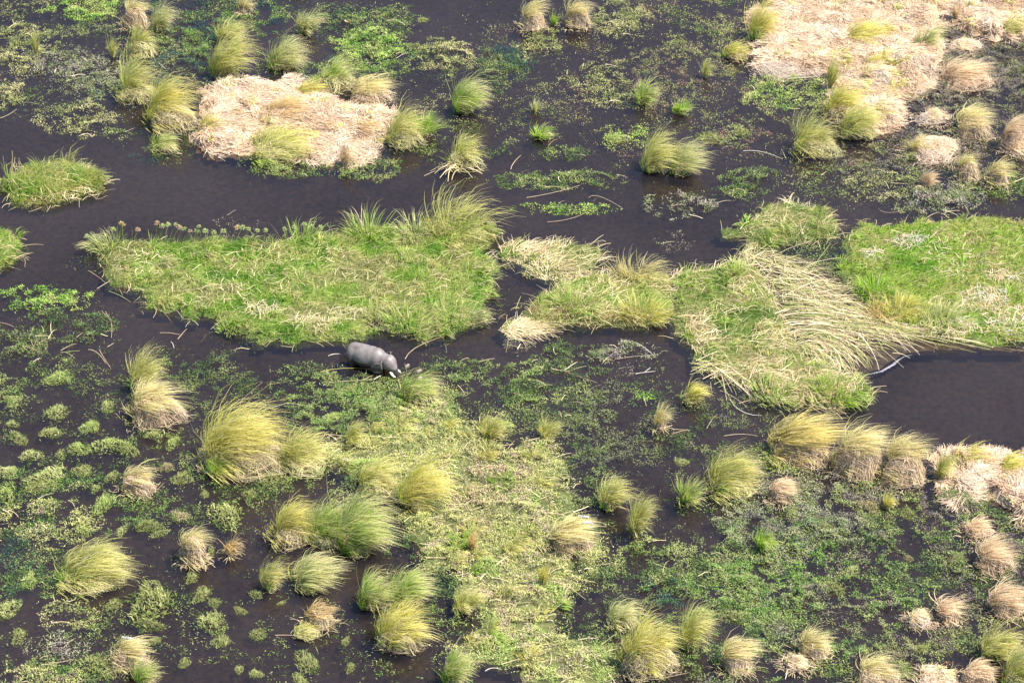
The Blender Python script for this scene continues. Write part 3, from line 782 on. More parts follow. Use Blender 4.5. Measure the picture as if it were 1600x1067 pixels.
# ------------------------------------------------------------------ elephant
def elephant():
    hd = R(-31); K = 1.3
    at = gxy(583, 575)
    root = thing("elephant", "grey elephant wading belly-deep, head lowered into a pale grass tussock", "elephant", (at[0], at[1], -1.15))
    root.rotation_euler = (0, 0, hd); root.scale = (K * .93, K * 1.04, K * 1.05)
    import bmesh
    bm = bmesh.new()
    def ell(c, r, ry=0.0):
        m = Matrix.Translation(Vector(c) - Vector((.45, 0, 0))) @ Matrix.Rotation(ry, 4, 'Y') @ Matrix.Diagonal((*r, 1))
        bmesh.ops.create_icosphere(bm, subdivisions=3, radius=1, matrix=m)
    ell((-.25, 0, 1.72), (1.45, .86, .93)); ell((-1.38, 0, 1.68), (.74, .74, .88)); ell((.35, 0, 1.86), (.85, .76, .90)); ell((.95, 0, 1.84), (.78, .72, .98))
    ell((-.45, 0, 2.36), (1.25, .42, .34)); ell((.95, 0, 2.52), (.5, .38, .30)); ell((1.6, 0, 1.98), (.62, .50, .62), .25)
    ell((2.12, 0, 1.88), (.64, .58, .68), .3); ell((2.16, .16, 2.26), (.32, .28, .30)); ell((2.16, -.16, 2.26), (.32, .28, .30)); ell((2.45, 0, 1.62), (.42, .42, .48)); ell((2.38, .34, 1.74), (.20, .14, .24)); ell((2.38, -.34, 1.74), (.20, .14, .24))
    tr = [((2.62, 0, 1.45), .31), ((2.76, 0, 1.25), .27), ((2.86, 0, 1.05), .235), ((2.93, .02, .86), .205), ((2.97, .04, .68), .18), ((2.98, .06, .5), .16), ((2.95, .08, .34), .145)]
    for c, r in tr: ell(c, (r, r * .95, r * 1.15))
    for lx, ly in ((-1.45, .44), (-1.40, -.44), (1.05, .42), (1.12, -.42)):
        for k in range(7):
            t = k / 6
            r = .38 * (1 - t) + .26 * t
            ell((lx + (.06 if lx < 0 else -.02) * math.sin(t * 3), ly, 1.35 - 1.3 * t), (r, r, r))
    me = bpy.data.meshes.new("body"); bm.to_mesh(me); bm.free()
    m, nt, out = new_mat("elephant_skin")
    N, L = nt.nodes, nt.links
    tc = N.new("ShaderNodeTexCoord")
    nz = N.new("ShaderNodeTexNoise"); nz.inputs["Scale"].default_value = 2.2; nz.inputs["Detail"].default_value = 9; nz.inputs["Roughness"].default_value = .7
    L.new(tc.outputs["Object"], nz.inputs["Vector"])
    rp = N.new("ShaderNodeValToRGB"); rp.color_ramp.elements[0].position = .3; rp.color_ramp.elements[0].color = (.105, .088, .083, 1)
    rp.color_ramp.elements[1].position = .7; rp.color_ramp.elements[1].color = (.18, .155, .146, 1)
    L.new(nz.outputs["Fac"], rp.inputs[0])
    pb = N.new("ShaderNodeBsdfPrincipled"); pb.inputs["Roughness"].default_value = .52
    # skin that has been under water stays dark and wet
    sx = N.new("ShaderNodeSeparateXYZ"); L.new(tc.outputs["Object"], sx.inputs[0])
    ad = N.new("ShaderNodeMath"); ad.operation = 'MULTIPLY_ADD'; ad.inputs[1].default_value = .45; L.new(nz.outputs["Fac"], ad.inputs[0]); L.new(sx.outputs["Z"], ad.inputs[2])
    mr = N.new("ShaderNodeMapRange"); mr.inputs["From Min"].default_value = 1.76; mr.inputs["From Max"].default_value = 1.92; L.new(ad.outputs[0], mr.inputs["Value"])
    wet = N.new("ShaderNodeMix"); wet.data_type = 'RGBA'; wet.inputs[6].default_value = (.028, .023, .021, 1)
    L.new(mr.outputs[0], wet.inputs[0]); L.new(rp.outputs[0], wet.inputs[7])
    L.new(wet.outputs[2], pb.inputs["Base Color"])
    vo = N.new("ShaderNodeTexVoronoi"); vo.inputs["Scale"].default_value = 14; vo.feature = 'DISTANCE_TO_EDGE'
    L.new(tc.outputs["Object"], vo.inputs["Vector"])
    bp = N.new("ShaderNodeBump"); bp.inputs["Strength"].default_value = .35; bp.inputs["Distance"].default_value = .02
    L.new(vo.outputs["Distance"], bp.inputs["Height"]); L.new(bp.outputs[0], pb.inputs["Normal"])
    L.new(pb.outputs[0], out.inputs["Surface"])
    me.materials.append(m)
    body = link("body", me, root)
    rm = body.modifiers.new("r", 'REMESH'); rm.mode = 'VOXEL'; rm.voxel_size = .05; rm.use_smooth_shade = True
    sm = body.modifiers.new("s", 'SMOOTH'); sm.iterations = 55; sm.factor = .5
    # ears: curved flaps folded back along the neck
    for s in (-1, 1):
        V = []; F = []
        nu, nv = 10, 9
        for side in (0, 1):
            for i in range(nu + 1):
                for j in range(nv + 1):
                    u = i / nu; v = j / nv                       # u: from the root backwards, v: top to bottom
                    wdt = .92 * math.sin(math.pi * min(1, .18 + .82 * (1 - v) ** .75)) ** .6 + .05
                    x = 1.83 - u * wdt - .08 * v + .12 * v * (1 - u)
                    z = 2.34 - v * 1.22 - .10 * u * (1 - v)
                    y = s * (.56 + .34 * math.sin(u * 2.0) * (1 - .35 * v) + .05 * math.sin(v * 5 + u * 4)) + side * s * .045
                    V.append((x - .45, y, z))
        n1 = (nu + 1) * (nv + 1)
        for i in range(nu):
            for j in range(nv):
                a = i * (nv + 1) + j; q = (a, a + 1, a + nv + 2, a + nv + 1)
                F.append(q); F.append(tuple(n1 + k for k in reversed(q)))
        rim = [i * (nv + 1) for i in range(nu + 1)] + [nu * (nv + 1) + j for j in range(1, nv + 1)] + [i * (nv + 1) + nv for i in range(nu - 1, -1, -1)] + [j for j in range(nv - 1, 0, -1)]
        for k in range(len(rim)):
            a, b_ = rim[k], rim[(k + 1) % len(rim)]
            F.append((a, b_, n1 + b_, n1 + a))
        me = bpy.data.meshes.new("ear"); me.from_pydata(V, [], F); me.materials.append(m); me.shade_smooth()
        link("ear", me, root)
        # tusk
        im = noise_mat("ivory", (.74, .70, .60), (.82, .79, .70), 6, .35, .05) if s == -1 else bpy.data.materials["ivory"]
        V = []; F = []; K2 = 8
        for k in range(9):
            t = k / 8; r = .10 * (1 - t) ** .6 + .02
            c = (2.36 + .62 * t + .02 - .45, s * (.27 + .10 * math.sin(t * 2.2)), 1.36 - .52 * t + .22 * t * t)
            for i in range(K2):
                a = i / K2 * 2 * math.pi
                V.append((c[0] + r * math.cos(a) * .5, c[1] + r * math.sin(a), c[2] + r * math.cos(a)))
        for k in range(8):
            for i in range(K2):
                F.append((k * K2 + i, k * K2 + (i + 1) % K2, (k + 1) * K2 + (i + 1) % K2, (k + 1) * K2 + i))
        F.append(tuple(range(64, 72)))
        me = bpy.data.meshes.new("tusk"); me.from_pydata(V, [], F); me.materials.append(im); me.shade_smooth()
        link("tusk", me, root)
        bm = bmesh.new(); bmesh.ops.create_uvsphere(bm, u_segments=10, v_segments=8, radius=.05, matrix=Matrix.Translation((2.42 - .45, s * .46, 1.82)))
        em = noise_mat("eye_dark", (.01, .008, .006), (.02, .015, .01), 5, .2, 0) if s == -1 else bpy.data.materials["eye_dark"]
        me = bpy.data.meshes.new("eye"); bm.to_mesh(me); bm.free(); me.materials.append(em); link("eye", me, root)
    # tail
    V = []; F = []
    for k in range(10):
        t = k / 9; r = .055 * (1 - t) + .016 + (.04 if k > 7 else 0)
        c = (-2.07 - .14 * math.sin(t * 2.5) - .45, .03 * math.sin(t * 3), 2.0 - 1.15 * t)
        for i in range(6):
            a = i / 6 * 2 * math.pi
            V.append((c[0] + r * math.cos(a), c[1] + r * math.sin(a), c[2]))
    for k in range(9):
        for i in range(6):
            F.append((k * 6 + i, k * 6 + (i + 1) % 6, (k + 1) * 6 + (i + 1) % 6, (k + 1) * 6 + i))
    me = bpy.data.meshes.new("tail"); me.from_pydata(V, [], F); me.materials.append(m); me.shade_smooth()
    link("tail", me, root)
elephant()

# ------------------------------------------------------------------ grass tussocks: photo box, kind, wind, label
TUSS = [
 # far bank, upper left
 (194, -6, 242, 48, 'pale', .7, "pale tussock at the top edge, first of the tussock line above the yellow comb"),
 (236, -4, 282, 52, 'grey', 1.1, "wispy pale green tussock blowing over blue water at the top edge"),
 (198, 36, 250, 92, 'olive', .7, "olive tussock, middle of the line running up from the big yellow comb"),
 (187, 84, 252, 164, 'olive', 1.0, "olive tussock with a pale foot, touching the big yellow comb"),
 (230, 114, 316, 208, 'yellow', 1.1, "big bright yellow combed tussock at the corner of the pinkish straw island"),
 (335, 20, 392, 70, 'olive', .6, "rounded olive tussock behind the tall overhanging tussock"),
 (328, 42, 408, 126, 'olive', 1.2, "tall olive tussock overhanging a pale dry foot, behind the pinkish straw island"),
 (416, 46, 490, 113, 'grey', 1.0, "spiky grey-green tussock with a blown fringe beyond the pinkish straw island"),
 (462, 4, 511, 56, 'grey', .5, "thin grey-green upright tussock beside the upper open water"),
 (490, 86, 560, 146, 'green', .6, "soft green tussock behind the pinkish straw island, near its swept crest"),
 (306, 168, 354, 218, 'yellow', 1.0, "small yellow-olive tussock beside the big yellow comb, on the straw"),
 (392, 196, 492, 256, 'olive', 1.2, "olive crescent tussock arched over a pale mound at the straw island's shore"),
 (408, 150, 492, 200, 'orange', 1.1, "low brownish tussock in the middle of the pinkish straw island"),
 (452, 122, 515, 158, 'yellow', 1.0, "low yellow tussock on the far rim of the pinkish straw island"),
 (236, 204, 282, 241, 'green', 1.0, "little green tuft with straw tips in the water under the big yellow comb"),
 (370, -12, 403, 22, 'pale', .7, "small pale tuft clipped by the top edge above the tall overhanging tussock"),
 (168, 48, 192, 92, 'olive', .4, "narrow olive tuft standing apart beside the tussock line"),
 (50, 32, 68, 90, 'olive', .2, "slender yellow-green tuft in the olive weed of the far corner"),
 (548, 112, 622, 166, 'pale', 1.4, "straw-coloured crest swept flat at the end of the pinkish straw island"),
 (606, 162, 668, 234, 'olive', 1.0, "pale olive tussock against a green hump at the end of the straw island"),
 (640, 164, 700, 216, 'lush', .3, "rounded lush green hump beside the pale olive tussock"),
 (530, 212, 562, 262, 'straw', .6, "upright straw tuft at the shore of the pinkish straw island"),
 (556, 188, 598, 218, 'orange', .9, "small orange tuft at the end of the pinkish straw island"),
 # top middle
 (706, 108, 774, 180, 'green', 1.0, "lone tussock, bright green at its foot and straw-tipped, in the upper water"),
 (698, 206, 758, 270, 'olive', .8, "lone tussock with broken stalks splayed at its foot beside the channel"),
 (814, -10, 864, 50, 'pale', 1.0, "pale tussock at the top edge, first of the pair with a green tuft between"),
 (858, 12, 880, 42, 'lush', .2, "small green tuft between two pale tussocks at the top edge"),
 (884, -10, 934, 46, 'pale', 1.1, "pale tussock at the top edge, second of the pair, beside olive weed"),
 (990, 114, 1037, 166, 'green', .5, "small round tussock, green with a tan collar, among olive weed"),
 (1002, 194, 1072, 272, 'olive', 1.45, "tall half of the double tussock that stands on a dark foot in the water"),
 (1044, 206, 1116, 276, 'grey', 1.4, "broad grey-green half of the double tussock on a dark foot"),
 (826, 188, 870, 220, 'lush', .2, "little bright green tuft alone in the upper water"),
 (826, 148, 850, 178, 'grey', .2, "thin grey-green sprig alone in the upper water"),
 (1048, 148, 1086, 182, 'lush', .2, "small green tuft just behind the double tussock"),
 # upper right
 (1168, -8, 1226, 66, 'yellow', 1.1, "yellow tussock at the outer corner of the largest straw bank"),
 (1128, 60, 1180, 96, 'yellow', 1.0, "low yellow tussock just off the corner of the largest straw bank"),
 (1094, 82, 1118, 124, 'olive', .5, "narrow olive tuft in weed off the largest straw bank"),
 (1290, 60, 1322, 142, 'olive', .3, "upright olive tussock between the straw mounds of the largest bank"),
 (1290, 126, 1358, 192, 'yellow', 1.2, "yellow tussock combed over at the near tongue of the largest straw bank"),
 (1316, 148, 1384, 220, 'olive', 1.0, "drooping olive tussock at the very tip of the largest straw bank"),
 (1242, 176, 1314, 248, 'olive', .9, "round olive tussock with drooping fringe standing in dark water off the straw bank"),
 (1426, 36, 1482, 88, 'grey', 1.1, "grey-green blown tussock at the rim of the largest straw bank"),
 (1472, 90, 1562, 142, 'straw', 1.5, "pale tussock blown flat on the brown debris"),
 (1494, 164, 1562, 219, 'pale', 1.2, "fringed pale tussock hanging over its mound beyond the round straw mound"),
 (1566, 170, 1612, 242, 'straw', 1.0, "straw tussock cut by the picture edge beyond the paired tufts"),
 (1494, 234, 1536, 286, 'pale', .9, "thin windblown tuft, first of two beside the far channel"),
 (1542, 242, 1588, 292, 'pale', 1.0, "thick windblown tuft on a green foot, second of two beside the far channel"),
 (1440, 256, 1472, 292, 'straw', 1.0, "tiny straw tuft in front of the round straw mound"),
 (1306, 26, 1398, 78, 'yellow', 1.3, "low yellow wisps lying across the middle of the largest straw bank"),
 (1344, 82, 1392, 118, 'yellow', 1.2, "short yellow crest on the largest straw bank above its near tongue"),
 (1312, -8, 1342, 22, 'lush', .3, "green tuft at the top edge on the largest straw bank"),
 (1395, -12, 1450, 24, 'yellow', 1.0, "yellow tuft at the top edge near the rim of the largest straw bank"),
 (1484, -6, 1510, 32, 'straw', .4, "upright straw tuft between the two far straw banks"),
 (1566, 18, 1612, 60, 'olive', .8, "olive tuft at the picture edge on the flat far straw bank"),
 (1418, 206, 1450, 240, 'pale', 1.0, "short tuft rising from the side of the round straw mound"),
 # middle left
 (200, 528, 262, 612, 'olive', .5, "tall thin tussock rising behind the ragged straw-topped one, opposite the long island"),
 (206, 586, 292, 668, 'pale', .9, "ragged straw-topped tussock in front of a taller thin one"),
 (318, 616, 456, 748, 'yellow', 1.15, "largest tussock, a huge yellow dome curling over, alone in the near shallows"),
 (436, 668, 518, 742, 'olive', 1.0, "olive tussock leaning away from the huge yellow dome"),
 (322, 700, 372, 748, 'lush', .2, "green tuft at the foot of the huge yellow dome"),
 (622, 574, 696, 636, 'green', 1.1, "pale green tussock with feathery seed stems at the elephant's trunk"),
 (744, 636, 798, 690, 'olive', .3, "sparse yellow reed tuft at the edge of the near floating meadow"),
 (1020, 620, 1058, 672, 'pale', .8, "thin arching reed tuft in the dark weed below the narrow gap"),
 (1064, 592, 1112, 634, 'yellow', 1.3, "bent straw tuft leaning over water at the reed bank's corner"),
 # right middle
 (1206, 640, 1326, 732, 'spiky', 1.15, "spiky straw tussock with long splayed blades on a green cushion"),
 (1312, 655, 1396, 752, 'pale', 1.1, "bulky straw tussock, first of the pair on the open pool's near shore"),
 (1384, 670, 1464, 760, 'pale', 1.2, "windswept straw tussock, second of the pair on the open pool's near shore"),
 (1460, 684, 1500, 752, 'olive', .8, "slim swept crest at the near end of the thick tan straw bank"),
 (1498, 694, 1556, 742, 'yellow', 1.3, "yellow swept crest in the middle of the thick tan straw bank"),
 (1556, 702, 1612, 748, 'yellow', 1.2, "yellow swept crest of the thick tan straw bank at the picture edge"),
 # lower left
 (192, 718, 248, 776, 'pale', 1.3, "small curling tussock with a blown fringe, alone between hummocks"),
 (282, 814, 338, 884, 'pale', 1.0, "rounded tussock, green inside with a straw fringe, alone in dark water"),
 (350, 824, 386, 870, 'orange', .4, "small orange tuft beside the rounded green-and-straw tussock"),
 (88, 848, 212, 926, 'olive', 1.4, "wide low tussock combed sideways on a green cushion"),
 (176, 986, 240, 1048, 'pale', 1.3, "curled straw tussock with a white seed stem, upper of a touching pair"),
 (206, 1018, 256, 1072, 'green', .8, "green tuft at the bottom edge, lower of a touching pair"),
 (408, 858, 456, 924, 'olive', .8, "slim olive tussock, smaller of the pair under the big swept clump"),
 (452, 856, 542, 924, 'grey', 1.2, "broad grey-green tussock, larger of the pair under the big swept clump"),
 (428, 774, 506, 858, 'yellow', 1.0, "yellow dome tussock at the outer end of the big swept clump"),
 (478, 770, 560, 862, 'green', 1.0, "green swept tussock in the middle of the big swept clump"),
 (524, 756, 628, 870, 'green', 1.3, "largest swept green tussock of the big swept clump, beside the near floating meadow"),
 (478, 934, 532, 984, 'orange', .9, "orange-topped tuft alone in the dark water under the paired tussocks"),
 (458, 974, 502, 1002, 'olive', .7, "small straggling tuft with loose stems below the orange-topped tuft"),
 # lower middle
 (622, 696, 716, 800, 'yellow', 1.2, "tall yellow tussock swept over the near floating meadow"),
 (560, 712, 628, 770, 'olive', .8, "thin olive tussock at the far rim of the near floating meadow"),
 (558, 878, 624, 956, 'green', .9, "green tussock with a pale foot at the near meadow's water edge"),
 (606, 878, 684, 946, 'green', 1.1, "green tussock squeezed between its neighbours and the near floating meadow"),
 (588, 934, 680, 1022, 'yellow', .9, "yellow tussock on a white-tan foot with a brown reflection below"),
 (688, 994, 750, 1072, 'green', .8, "tall green tussock at the bottom edge of the dark inlet"),
 (934, 736, 992, 798, 'olive', .6, "small olive tussock in the dark lane beside the near floating meadow"),
 (978, 752, 1028, 838, 'olive', .4, "upright olive tussock with a pale foot in the dark lane"),
 (858, 798, 940, 866, 'pale', 1.0, "straw tussock with two white seed heads at the near meadow's rim"),
 (838, 858, 866, 918, 'yellow', .3, "thin yellow tuft on the near floating meadow by a small dark hole"),
 (706, 904, 764, 960, 'olive', .4, "soft olive tuft in the middle of the near floating meadow"),
 (730, 812, 752, 862, 'orange', .3, "thin orange tuft in the middle of the near floating meadow"),
 (948, 936, 1006, 984, 'grey', 1.0, "splayed grey-green tuft beside the teal pool"),
 (978, 952, 1068, 1062, 'yellow', .9, "big yellow-green fringed tussock by the teal pool at the bottom"),
 (840, 640, 882, 690, 'olive', .3, "little olive tuft at the far corner of the near floating meadow"),
 (540, 640, 580, 700, 'olive', .5, "faint olive tuft in weed between the huge yellow dome and the elephant"),
 # lower right
 (1110, 698, 1198, 780, 'olive', 1.2, "leaning olive tussock with a pinkish foot beside the spiky straw one"),
 (1056, 734, 1104, 790, 'green', .3, "tiny green tussock like a palm, alone in the dark lane"),
 (1204, 744, 1252, 788, 'straw', 1.0, "dry little tuft on the grey weed under the spiky straw tussock"),
 (1378, 756, 1404, 798, 'yellow', .5, "small upright straw tuft under the windswept pair"),
 (1178, 812, 1218, 862, 'lush', .4, "pale green tuft in the middle of the grey-green weed"),
 (1062, 924, 1122, 1018, 'olive', .9, "olive fringed tussock standing behind the big one by the teal pool"),
 (1128, 988, 1194, 1054, 'pale', 1.1, "windblown pale tussock near the bottom edge on dark weed"),
 (1248, 974, 1304, 1030, 'pale', .9, "small pale tussock alone in the bright green weed"),
 (1342, 1022, 1412, 1080, 'pale', 1.2, "pale tussock at the bottom edge, blown over brown weed"),
 (1506, 1026, 1562, 1078, 'straw', 1.1, "straw tussock at the bottom edge near the corner"),
 (1532, 962, 1602, 1034, 'olive', .9, "olive-topped tussock with a grey foot by the near corner"),
 (1568, 1000, 1630, 1080, 'olive', .9, "tussock filling the near corner at the bottom edge"),
 (1528, 836, 1596, 898, 'straw', 1.0, "pinkish dome tussock on dark weed, upper of two by the picture edge"),
 (1544, 902, 1616, 966, 'straw', 1.2, "pinkish swept dome tussock by the picture edge, under another like it"),
 (1462, 930, 1514, 974, 'straw', .9, "small ragged straw tuft on the black weed"),
 (1506, 812, 1556, 842, 'straw', .7, "low pinkish tuft on the weed below the thick tan straw bank"),
]
NT = 0
def tussock(i, x0, y0, x1, y1, pal, lean, label):
    rng = np.random.RandomState(1000 + i)
    w, h = x1 - x0, y1 - y0
    s = ppm(y1 - .15 * h)
    W = w / s; H = h / s * .9
    dry = pal in ('straw', 'pale', 'orange', 'spiky')
    n = int(np.clip(150 + w * h * (.075 if dry else .095), 200, 1300))
    rb = .22 if lean > .6 else .18
    tb = tuft_buf(rng, W, H, pal, n, lean=lean * 1.0, spread=.55 if lean > .3 else .40, droop=1.0 if lean > .3 else .5, rb=rb, lock=int(12 + w * .2), z0=.26 if dry else .12,
                  lean_y=-.04 if w > 40 else -.2, wid=.032 if pal != 'spiky' else .042, stiff=.55 if pal == 'spiky' else 0)
    if pal in ('olive', 'yellow', 'green', 'grey') and w > 45:
        # greener young blades low on one side, dead pale ones hanging on the lee side
        t2 = tuft_buf(rng, W * .8, H * .55, 'lush' if pal != 'grey' else 'green', n // 5, lean=lean * .5, spread=.8, droop=.7, rb=rb * 1.1, lock=8)
        v, q, c = bufcat(t2); tb.add(v + np.float32([-.08 * W, -.06 * W, 0]), q, c)
        t3 = tuft_buf(rng, W * .9, H * .7, 'pale', n // 6, lean=lean * 1.3, spread=.7, droop=1.4, rb=rb, lock=9)
        tb.add(*bufcat(t3))
    crest = dry and w > 40 and lean > .5
    ox, fx, fy, fz = fit(tb, W, h / s * (.70 if crest else 1))
    mound = w > 40 and lean > .5 and (dry or rng.rand() < .6)
    mk = rng.uniform(.75, 1.1)
    r_x, r_y = (W * .34 * mk, W * .26 * mk) if mound else (W * rb * fx * 1.05, W * rb * fy * .95)
    # the foot stands on the lowest rows of the tuft's own ground
    X = gxy((x0 + x1) / 2, y1) + A(-ox * (.6 if mound else 1), r_y * 1.05)
    root = thing("grass_tussock", label, "tussock", (X[0], X[1], 0), "wind-combed grass tussocks")
    zt = (h / s - r_y * 2 * SP) / CPT * (rng.uniform(.5, .66) if dry else rng.uniform(.26, .46)) if mound else H * fz * (.40 if dry else .28)
    zt = max(zt, .25)
    o = tag(link("foliage", tb.mesh("foliage", M_GRASS), root), kind="stuff")
    if mound: o.location = (-.4 * ox, r_y * rng.uniform(.15, .4), zt * .5 if crest else 0)
    if mound:
        # thin living blades fallen over the front of the dead mound
        t4 = tuft_buf(rng, W * .9, H * .5, pal, n // 5, lean=lean, lean_y=-.45, spread=1.0, droop=1.5, rb=.34, lock=9, z0=.2)
        b4 = Buf(); v, q, c = bufcat(t4); b4.add(v + np.float32([-.12 * W, 0, 0]), q, c)
        tag(link("loose_blade", b4.mesh("loose_blade", M_GRASS), root), kind="stuff")
    th = thatch_buf(rng, r_x * 1.2, r_y * 1.12, zt, int(n * (1.1 if mound and dry else .75 if mound else .4)), wid=.036, lift=.24, seg=3, swirl=rng.uniform(.7, 1.5), comb=rng.uniform(.1, .5),
                    col={'straw': (A(.52, .38, .26), A(.70, .54, .39)), 'pale': (A(.48, .37, .25), A(.68, .54, .39)), 'spiky': (A(.50, .38, .25), A(.70, .56, .38))}.get(pal, (A(.36, .31, .17), A(.64, .53, .36)) if pal in ('pale', 'spiky', 'orange', 'yellow') else (A(.42, .41, .18), A(.66, .58, .34))))
    if dry:
        m_ = int(30 + w * .9); aa = rng.rand(m_) * 6.28; q_ = rng.uniform(.8, 1.9, m_)
        stalks(th, rng, np.stack([np.cos(aa) * q_ * r_x, np.sin(aa) * q_ * r_y], -1), .04 + .1 * rng.rand(m_), aa + rng.normal(0, .9, m_), rng.uniform(.3, 1.1, m_), .026, palette_mix(rng, rng.rand(m_, 2) * 9, STRAWC + [A(.3, .24, .16)] * 2, 1.5, 3), bend=.7, seg=3)
    tag(link("dead_thatch", th.mesh("dead_thatch", M_STRAW), root), kind="stuff")
    link("root_mound", dome_mesh("root_mound", rng, r_x * .95, r_y * .9, zt * .8, M_PEAT if not dry else M_STRAWBED, 16, 5), root)
    return root, X, W, H
for i, t in enumerate(TUSS):
    r_, X_, W_, H_ = tussock(i, *t)
    if "seed stems at the elephant" in t[6]:
        rng = np.random.RandomState(3)
        for (hx, hy, hh, lx) in [(-.75, .5, 4.6, -.3), (-.35, .2, 4.2, .5), (-.1, .1, 3.2, .25)]:
            b = Buf(); P = np.zeros((1, 6, 3)); P[0, 0] = (hx, hy, .3)
            for k in range(5):
                u = (k + 1) / 5; P[0, k + 1] = (hx + lx * u ** 2, hy, .3 + hh * u * (1 - .1 * u))
            for sd_ in (A(1, 0, 0), A(0, 1, 0)): b.strips(P, np.linspace(.035, .02, 6)[None], sd_[None], np.tile(A(.5, .42, .22), (1, 6, 1)))
            o = link("seed_stem", b.mesh("seed_stem", M_STRAW), r_)
            b = Buf(); n = 60; u = rng.rand(n)
            Q = np.zeros((n, 3, 3)); top = P[0, -1]
            Q[:, 0] = top + np.stack([u * .35, 0 * u, -.55 + u * .55 - .3 * u * u], -1)
            dd = nrm(np.stack([rng.normal(.5, .4, n), rng.normal(0, .4, n), rng.normal(.1, .4, n)], -1))
            Q[:, 1] = Q[:, 0] + dd * .12; Q[:, 2] = Q[:, 1] + dd * .1 - A(0, 0, .05)
            b.strips(Q, np.full((n, 3), .03), np.tile(A(0, 0, 1), (n, 1)), np.tile(A(.78, .68, .55), (n, 3, 1)))
            link("seed_head", b.mesh("seed_head", M_STRAW), o)
    if "white seed" in t[6]:
        rng = np.random.RandomState(4)
        for (hx, hh, lx) in ([(.1, 3.9, .9), (.6, 3.0, .9)] if "two" in t[6] else [(-.4, 3.2, .1)]):
            b = Buf(); P = np.zeros((1, 6, 3)); P[0, 0] = (hx, 0, .3)
            for k in range(5):
                u = (k + 1) / 5; P[0, k + 1] = (hx + lx * u ** 2, 0, .3 + hh * u * (1 - .1 * u))
            for sd_ in (A(1, 0, 0), A(0, 1, 0)): b.strips(P, np.linspace(.035, .02, 6)[None], sd_[None], np.tile(A(.5, .45, .25), (1, 6, 1)))
            o = link("seed_stem", b.mesh("seed_stem", M_STRAW), r_)
            b = Buf(); n = 50; u = rng.rand(n); Q = np.zeros((n, 3, 3))
            Q[:, 0] = P[0, -1] + np.stack([u * .9, 0 * u, .05 - .2 * u * u], -1)
            dd = nrm(np.stack([rng.normal(.9, .3, n), rng.normal(0, .5, n), rng.normal(0, .4, n)], -1))
            Q[:, 1] = Q[:, 0] + dd * .1; Q[:, 2] = Q[:, 1] + dd * .1
            b.strips(Q, np.full((n, 3), .035), np.tile(A(0, 0, 1), (n, 1)), np.tile(A(.8, .76, .7), (n, 3, 1)))
            link("seed_head", b.mesh("seed_head", M_STRAW), o)
    if "broken stalks" in t[6]:
        rng = np.random.RandomState(6); n = 26
        b = Buf(); stalks(b, rng, rng.normal(0, .25, (n, 2)) - A(.5, .5), .35, np.where(rng.rand(n) < .8, rng.normal(3.75, .35, n), rng.normal(5.9, .3, n)), rng.uniform(1.5, 3.4, n), .06, palette_mix(rng, rng.rand(n, 2), STRAWC, 2, 3), rise=(.2, .8), bend=.5)
        tag(link("dead_stalk", b.mesh("dead_stalk", M_STRAW), r_), kind="stuff")

# ------------------------------------------------------------------ dry straw mounds
MOUNDS = [
 (1194, 26, 1296, 72, "large pale straw mound, upper of two on the near rim of the largest straw bank"),
 (1180, 62, 1298, 118, "large greyish straw mound, lower of two on the near rim of the largest straw bank"),
 (1392, 112, 1458, 150, "pale wispy straw mound at the outer corner of the largest straw bank"),
 (1350, 104, 1396, 150, "greyish straw mound between the wispy mound and the yellow crest"),
 (1364, 154, 1410, 200, "straw mound beside the drooping olive tussock at the bank's tip"),
 (1424, 208, 1496, 258, "round straw mound standing alone in weed beyond the far channel"),
 (1228, 1026, 1260, 1050, "tiny whitish straw mound alone on the bright green weed"),
 (1420, 958, 1452, 982, "tiny grey straw mound on the black weed next to the ragged straw tuft"),
 (1486, 60, 1530, 84, "low straw heap on the brown debris below the flat far bank"),
 (1436, 172, 1476, 200, "flat greyish straw heap in the weed beyond the round straw mound"),
 (1566, 216, 1612, 246, "straw mound cut by the picture edge under the straw tussock"),
 (1436, 1046, 1494, 1080, "pale straw mound at the bottom edge beneath the brown weed"),
]
